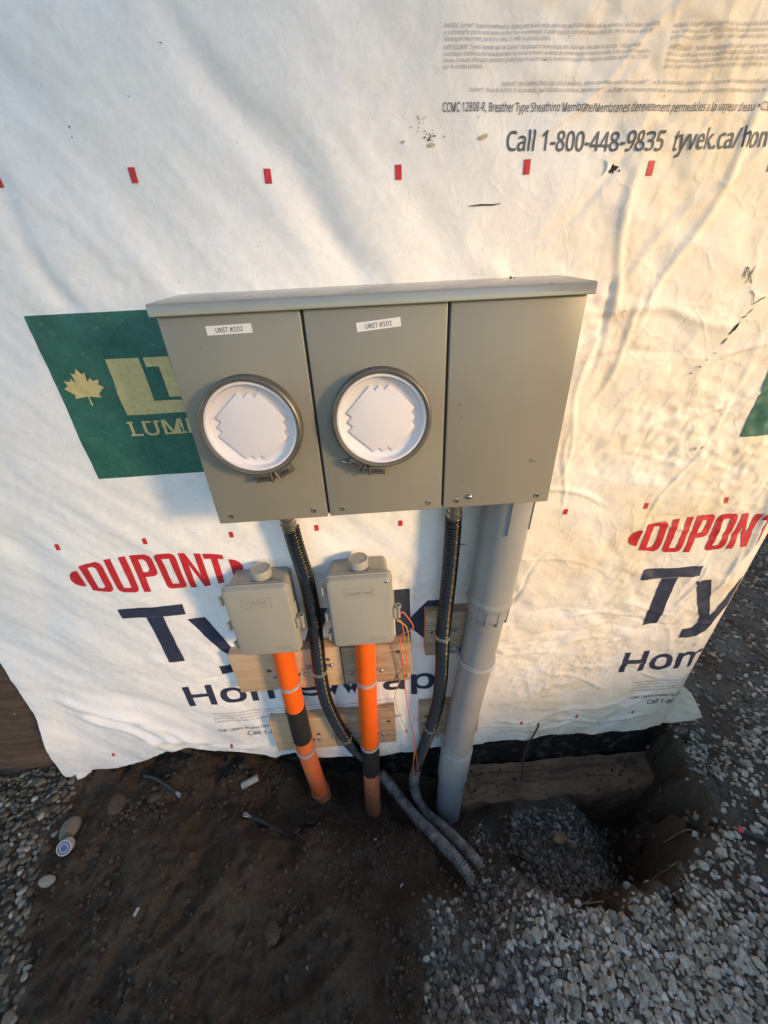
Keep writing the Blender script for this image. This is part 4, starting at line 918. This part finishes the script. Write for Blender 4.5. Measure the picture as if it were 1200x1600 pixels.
# ------------------------------------------------------------ gravel and stones
def ico(sub):
    bm = bmesh.new(); bmesh.ops.create_icosphere(bm, subdivisions=sub, radius=1)
    V = np.array([v.co[:] for v in bm.verts]); F = np.array([[v.index for v in f.verts] for f in bm.faces]); bm.free(); return V, F
IV, IF = ico(2)
def pebble_shape(seed):
    q = np.random.default_rng(seed); V = IV.copy()
    for _ in range(7):                     # flatten by random cuts: faceted, rounded stones
        n = q.normal(size=3); n /= np.linalg.norm(n); d = q.uniform(.45, .85); k = V@n-d
        V = V-np.where(k > 0, k*.97, 0)[:, None]*n
    return V*(1+.03*q.normal(size=(len(V), 1)))
SHAPES = [pebble_shape(50+i) for i in range(10)]
def rand_rot(q, flat=.35):
    a = q.uniform(0, 2*np.pi); t = q.normal(0, flat, 2)
    return np.array(Matrix.Rotation(a, 3, 'Z') @ Matrix.Rotation(t[0], 3, 'X') @ Matrix.Rotation(t[1], 3, 'Y'))
NEWAX = np.array([_r, _u, _f]); CAMN = np.array(CAM)
def on_screen(p, m=0):
    d = NEWAX@(np.array(p)-CAMN); x = 600+596.4*d[0]/d[2]; y = 800-596.4*d[1]/d[2]; return d[2] > 0 and -m < x < 1200+m and -m < y < 1600+m, 596.4/d[2]
def scatter():
    q = np.random.default_rng(3); grey, brown, cand = [], [], []
    def field(x0, x1, y0, y1, step, fn):
        xs = np.arange(x0, x1, step); ys = np.arange(y0, y1, step*.87)
        X, Y = np.meshgrid(xs, ys, indexing='ij'); X = X+(np.arange(len(ys)) % 2)*step/2+q.normal(0, step*.25, X.shape); Y = Y+q.normal(0, step*.25, Y.shape)
        X, Y = X.ravel(), Y.ravel(); keep = fn(X, Y) > q.random(len(X)); X, Y = X[keep], Y[keep]
        return X, Y, ground_h(X, Y)
    def dens_near(x, y):
        l, r = gravel_mask(x, y); sd = poly_sd(x, y, HOLE)
        rim = sstep(-.01, .02, sd)*sstep(.11, .07, sd)                      # soil walls of the hole
        soil = sstep(.72, .85, x)*sstep(-.62, -.42, y)*sstep(.25, .02, y)*(.85+.7*fbm(x*5, y*5, 2))*sstep(1.35, 1.15, x)
        d = r*(1-.9*rim)*(1-np.clip(soil, 0, .85))
        thin = sstep(.30, .12, x)*sstep(-.5, -.3, y); d = d*(1-.6*thin)
        d = np.where((y > -.14) & (x > .18) & (x < XC), 0, d); d = np.where((y > -.004) & (x < XC+.012), 0, d)
        return d
    def put(X, Y, Z, lo, hi, bias, dest):
        for x, y, z in zip(X, Y, Z):
            s = lo+(hi-lo)*q.random()**bias; ab = (s, s*q.uniform(.62, .95), s*q.uniform(.42, .75))
            dest.append((x, y, z+ab[2]*q.uniform(.05, .45), ab, rand_rot(q), int(q.integers(10))))
    put(*field(-.15, 1.25, -.86, -.0, .0118, dens_near), .0055, .0130, 1.1, grey)
    put(*field(-.15, 1.25, -.86, -.0, .027, lambda x, y: .6*dens_near(x, y)*sstep(.1, .6, x*.7-y)), .0105, .0175, 1.4, grey)
    def far(x, y):
        d = .97*(1-.6*sstep(.1, .55, fbm(x*2.2+6, y*2.2+3, 3)))
        strip = np.exp(-(((x-1.45)*.55-(y-.25)*.83)/.14)**2)*sstep(1.0, 1.2, x)       # wet soil strip
        d = d*(1-.7*strip); return np.where((x < XC+.015) & (y > -.02), 0, d)
    put(*field(1.25, 2.75, -.75, 1.35, .0165, far), .0085, .0140, 1.1, grey)
    put(*field(XC, 1.25, .0, 1.35, .0160, far), .0085, .0140, 1.1, grey)
    def left(x, y): l, r = gravel_mask(x, y); return np.where(y > -.004, 0, l*.97)
    put(*field(-1.75, -.85, -.86, 0., .0175, left), .0085, .0155, 1.2, brown)
    put(*field(-1.6, -.9, -.86, -.02, .05, lambda x, y: .7*left(x, y)), .012, .020, 1.5, brown)
    put(*field(.10, .30, -.46, -.33, .0125, lambda x, y: .8*np.exp(-(((x-.2)/.07)**2+((y+.40)/.045)**2))), .005, .012, 1.2, grey)
    # a few stones strayed onto the mud
    put(*field(-.9, .3, -.8, -.12, .06, lambda x, y: .12*np.ones(x.shape)), .003, .007, 2., brown)
    def damp_shade(x, y):  # share of dark stones: shade painted in the hole, wet gravel beside it
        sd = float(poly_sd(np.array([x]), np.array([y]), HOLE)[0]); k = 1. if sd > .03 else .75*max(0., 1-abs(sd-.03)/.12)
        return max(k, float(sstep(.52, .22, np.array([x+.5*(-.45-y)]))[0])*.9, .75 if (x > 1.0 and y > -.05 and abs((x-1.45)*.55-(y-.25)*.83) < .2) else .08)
    allp = [(2 if q.random() < damp_shade(p[0], p[1]) else 0, p) for p in grey]+[(1, p) for p in brown]
    sc_ = []
    for i, (k, p) in enumerate(allp):
        ok, s = on_screen(p[:3]); sc_.append(s*p[3][0] if ok else 0)
    big = set(np.argsort(sc_)[::-1][:300].tolist())
    def joined(name, lst, m):
        V = np.concatenate([(SHAPES[s]*np.array(ab))@R.T+np.array((x, y, z)) for x, y, z, ab, R, s in lst]); F = (IF[None]+(np.arange(len(lst))*len(IV))[:, None, None]).reshape(-1, 3)
        return np_mesh(name, V, F, m, smooth=(m is MT['brown_stone']))
    g = joined('gravel', [p for i, (k, p) in enumerate(allp) if k == 0 and i not in big], MT['stone']); tag(g, 'loose grey crushed gravel around the hole and beyond the corner', 'gravel', kind='stuff')
    g2 = joined('damp_shaded_gravel', [p for i, (k, p) in enumerate(allp) if k == 2 and i not in big], MT['wet_shaded_stone']); tag(g2, 'dark gravel, wet beside the dug hole and with shade painted in inside it', 'gravel', kind='stuff')
    b = joined('river_gravel', [p for i, (k, p) in enumerate(allp) if k == 1 and i not in big], MT['brown_stone']); tag(b, 'dark brownish river gravel along the left edge', 'gravel', kind='stuff')
    base = []
    for s in SHAPES:
        for m in (MT['stone'], MT['brown_stone'], MT['wet_shaded_stone']):
            me = bpy.data.meshes.new('stone'); me.from_pydata(s.tolist(), [], IF.tolist()); me.materials.append(m); me.polygons.foreach_set('use_smooth', [m is MT['brown_stone']]*len(me.polygons)); base.append(me)
    for i in big:
        k, (x, y, z, ab, R, s) = allp[i]; o = bpy.data.objects.new('stone', base[s*3+k]); col.objects.link(o); o.parent = ground
        Mx = Matrix(R.tolist()).to_4x4() @ Matrix.Diagonal((*ab, 1)); Mx.translation = (x, y, z); o.matrix_world = Mx
    print('pebbles', len(grey), len(brown))
scatter()
def clods():
    q = np.random.default_rng(8); lst = []
    while len(lst) < 4200:
        x, y = q.uniform(-1.15, .35), q.uniform(-.78, -.03); l, r = gravel_mask(np.array([x]), np.array([y]))
        near = (1. if (y > -.2 or x > -.25) else .3)*float(np.clip(.45+1.3*fbm(np.array([x*5.+1]), np.array([y*5.]), 3)[0], .05, 1))
        if q.random() > (1-l[0]-r[0])*near: continue
        lst.append((x, y, .0013+.0090*q.random()**3.4))
    while len(lst) < 5000:
        x, y = q.uniform(.72, 1.35), q.uniform(-.6, -.02); lst.append((x, y, .002+.010*q.random()**2.5))
    n0 = len(lst)
    while len(lst) < n0+170:
        x, y = q.uniform(.21, .97), -.112*q.random()**1.6; lst.append((x, y-.004, .001+.007*q.random()**4))
    X = np.array([p[0] for p in lst]); Y = np.array([p[1] for p in lst]); Z = ground_h(X, Y); Z[n0:] = -.258; V1, F1_ = ico(1); V = []
    for (x, y, s), z in zip(lst, Z): V.append((V1*(1+.22*q.normal(size=(len(V1), 1))))*np.array((s, s*q.uniform(.6, 1), s*q.uniform(.5, .8)))@rand_rot(q, .8).T+np.array((x, y, z+s*.2)))
    o = np_mesh('mud_clods', np.concatenate(V), (F1_[None]+(np.arange(len(lst))*len(V1))[:, None, None]).reshape(-1, 3), MT['clod']); tag(o, 'crumbled clods of dark mud strewn over the ground', 'mud', kind='stuff')
clods()

# ------------------------------------------------------------ single things on the ground
def rock(x, y, r, sq, m, label, seed, name='rock', dz=.3):
    V, F = ico(3); q = np.random.default_rng(seed)
    for _ in range(9):
        n = q.normal(size=3); n /= np.linalg.norm(n); d = q.uniform(.7, .95); k = V@n-d; V = V-np.where(k > 0, k*.7, 0)[:, None]*n
    V = V*np.array(sq)*r; V = V@rand_rot(q, .2).T+np.array((x, y, gz(x, y)+r*sq[2]*dz))
    return tag(np_mesh(name, V, F, m), label, 'rock')
ROCK = mat('rounded_rock', (.19, .165, .12), .75, var=.35, vscale=25, bump=.3, bscale=60)
PALE = mat('pale_rock', (.29, .26, .21), .75, var=.3, vscale=30, bump=.3, bscale=60)
MUDR = mat('muddy_rock', (.085, .056, .033), .9, var=.4, vscale=30, bump=1., bscale=90, bdist=.006)
rock(-1.098, -.195, .034, (1, .8, .75), ROCK, 'rounded tan rock beside the white bottle cap', 3)
rock(-1.075, -.325, .024, (1, .6, .5), PALE, 'flat pale stone at the edge of the mud below the bottle cap', 4)
rock(-.97, -.145, .034, (1, .85, .5), MUDR, 'large mud-covered rock below the hanging wrap hem', 5)
rock(-.86, -.13, .026, (1, .8, .6), MUDR, 'smaller mud-covered rock beside the stripped cable', 6)
rock(-.405, -.47, .030, (1, .7, .5), MUDR, 'half-buried muddy stone in the middle of the trodden mud', 7, dz=.1)
def cap_thing(x, y):
    z = gz(x, y)+.016; o = empty('bottle_cap', (x, y, z-.012), 'small white cap with blue ring on the left gravel', 'cap')
    Rm = Matrix.Translation((x, y, z)) @ Matrix.Rotation(.75, 4, 'X') @ Matrix.Rotation(.15, 4, 'Y')
    def lt(prof, n=32):
        m = MB().lathe(prof, (0, 0, 0), axis='z', n=n); m.v = [tuple(Rm @ Vector(v)) for v in m.v]; return m
    lt([(.020, -.014), (.0215, .003), (.0205, .006), (.0150, .0062), (.0001, .0062)]).build('shell', MT['cap'], o, auto=.7)
    lt([(.0165, .0061), (.0165, .0070), (.0125, .0070), (.0125, .0061)]).build('blue_ring', MT['blue'], o)
    lt([(.0090, .0061), (.0090, .0068), (.0001, .0068)]).build('blue_print', MT['blue'], o)
cap_thing(-1.068, -.252)
def cable(P, r, label, bare=True):
    P = [(x, y, gz(x, y)+r*.8+dz) for x, y, dz in P]
    o = empty('cable_offcut', P[0], label, 'cable'); sp = smooth_path(P, 8)
    MB().tube(sp, r, 12).build('sheath', MT['tape'], o, auto=.8)
    if bare:
        d = (sp[-1]-sp[-2]).normalized(); e = sp[-1]
        for k in range(5):
            of = Vector((math.cos(k*1.26), math.sin(k*1.26), 0))*r*.5
            MB().tube([e-d*.004+of*.6, e+d*.012+of, e+d*.022+of*1.7+Vector((0, 0, .001*k))], .0017, 6).build('strand', MT['copper'], o, smooth=True)
cable([(-.93, -.055, .0), (-.88, -.072, .004), (-.83, -.10, .003), (-.795, -.118, .003)], .0075, 'black cable offcut with frayed silver end under the wrap hem')
cable([(-.42, -.245, .002), (-.47, -.222, .004), (-.525, -.205, .003)], .0075, 'black cable offcut with pale tip on the mud in front of the left conduit')
cable([(-.335, -.195, .004), (-.365, -.193, .004), (-.380, -.215, .003)], .0055, 'small bent black cable scrap with bare end near the left orange conduit')
def pvc_bit():
    x, y = -.56, -.090; z = gz(x, y)+.012; o = empty('pipe_offcut', (x, y, z-.01), 'short pale grey pipe offcut on the mud under the wrap', 'pipe offcut')
    a = Vector((x-.026, y-.012, z)); b = Vector((x+.026, y+.010, z+.003)); pts = [a, a+(b-a)*.05, b-(b-a)*.05, b]
    MB().tube(pts, [.0105, .0115, .0115, .0105], 18).build('tube', MT['chip'], o, auto=.8)
    MB().tube([a-(b-a)*.012, a+(b-a)*.02], .0078, 14).build('bore', MT['tear'], o)
pvc_bit()
def chips():
    q = random.Random(4)
    L = [(-.055, -.375, .007, 'small white plastic chip on the mud below the right orange conduit'), (.06, -.425, .010, 'pale green-grey stone flake at the mud and gravel edge'), (-.76, -.42, .010, 'narrow pale splinter lying on the left mud'), (-.32, -.2, .005, 'tiny pale pebble in front of the left orange conduit'), (-.13, -.255, .006, 'small grey pebble just in front of the right orange conduit')]
    for i, (x, y, s, lab) in enumerate(L):
        z = gz(x, y)+.004; a = q.uniform(0, 3); V = []
        for (u, v, w) in ((-1, -.4, 0), (1, -.3, 0), (.9, .4, 0), (-.8, .45, 0), (-.7, -.3, .5), (.8, -.2, .45), (.7, .3, .55), (-.6, .3, .4)): V.append((x+s*(u*math.cos(a)-v*math.sin(a)), y+s*(u*math.sin(a)+v*math.cos(a)), z+s*w))
        tag(MB().add(V, [(0, 3, 2, 1), (4, 5, 6, 7), (0, 1, 5, 4), (1, 2, 6, 5), (2, 3, 7, 6), (3, 0, 4, 7)]).build('chip', MT['chip'], None, bevel=s*.08), lab, 'debris')
chips()
def leaf_thing(x, y):
    n = 9; V = []; z = gz(x, y)+.022
    for i in range(n):
        for j in range(5):
            u = i/(n-1); v = (j-2)/2; w = .018*math.sin(math.pi*min(1, u*1.05))**.7+.0005; V.append((x+.055*(u-.5)+.01*v*v, y+w*v+.01*(u-.5), z+.010*v*v+.008*math.sin(u*3)))
    o = empty('dry_leaf', (x, y, z), 'curled dry brown leaf on the gravel in the hole', 'leaf')
    np_mesh('blade', V, grid_faces(n, 5), MT['leaf'], o); MB().tube(smooth_path([(x+.02, y, z+.005), (x+.045, y-.02, z+.004), (x+.07, y-.055, z-.004)], 6), .0016, 6).build('stalk', MT['leaf'], o, smooth=True)
leaf_thing(.52, -.235)
def twig(P, r, label, m=None):
    P = [(x, y, gz(x, y)+dz) for x, y, dz in P]; tag(MB().tube(smooth_path(P, 6), r, 6).build('twig', m or MT['twig'], None, smooth=True), label, 'twig')
twig([(.70, -.42, .02), (.72, -.395, .03), (.75, -.40, .02)], .0022, 'short pale rootlet on the near right rim of the hole')
twig([(.73, -.36, .015), (.755, -.355, .02), (.77, -.33, .014)], .0018, 'forked rootlet sticking from the right wall of the hole')
twig([(.84, -.30, .012), (.87, -.31, .014), (.895, -.33, .012)], .0028, 'straight pale twig on the dark gravel right of the hole')
twig([(.43, -.455, .016), (.48, -.447, .024), (.53, -.445, .018)], .0024, 'thin root along the near rim of the hole')
def marker_pin():
    x, y = 1.00, -.36; z = gz(x, y)+.014; o = empty('marker_stick', (x, y, z), 'red-tipped black stick lying on gravel at right edge', 'stick')
    a, b = Vector((.968, -.345, z)), Vector((1.075, -.41, z+.004)); d = (b-a).normalized()
    MB().tube([a+d*.012, b], .0065, 12).build('shaft', MT['tape'], o, auto=.8); MB().tube([a, a+d*.003, a+d*.013], [.005, .0072, .0072], 12).build('tip', MT['redcap'], o, auto=.8)
marker_pin()
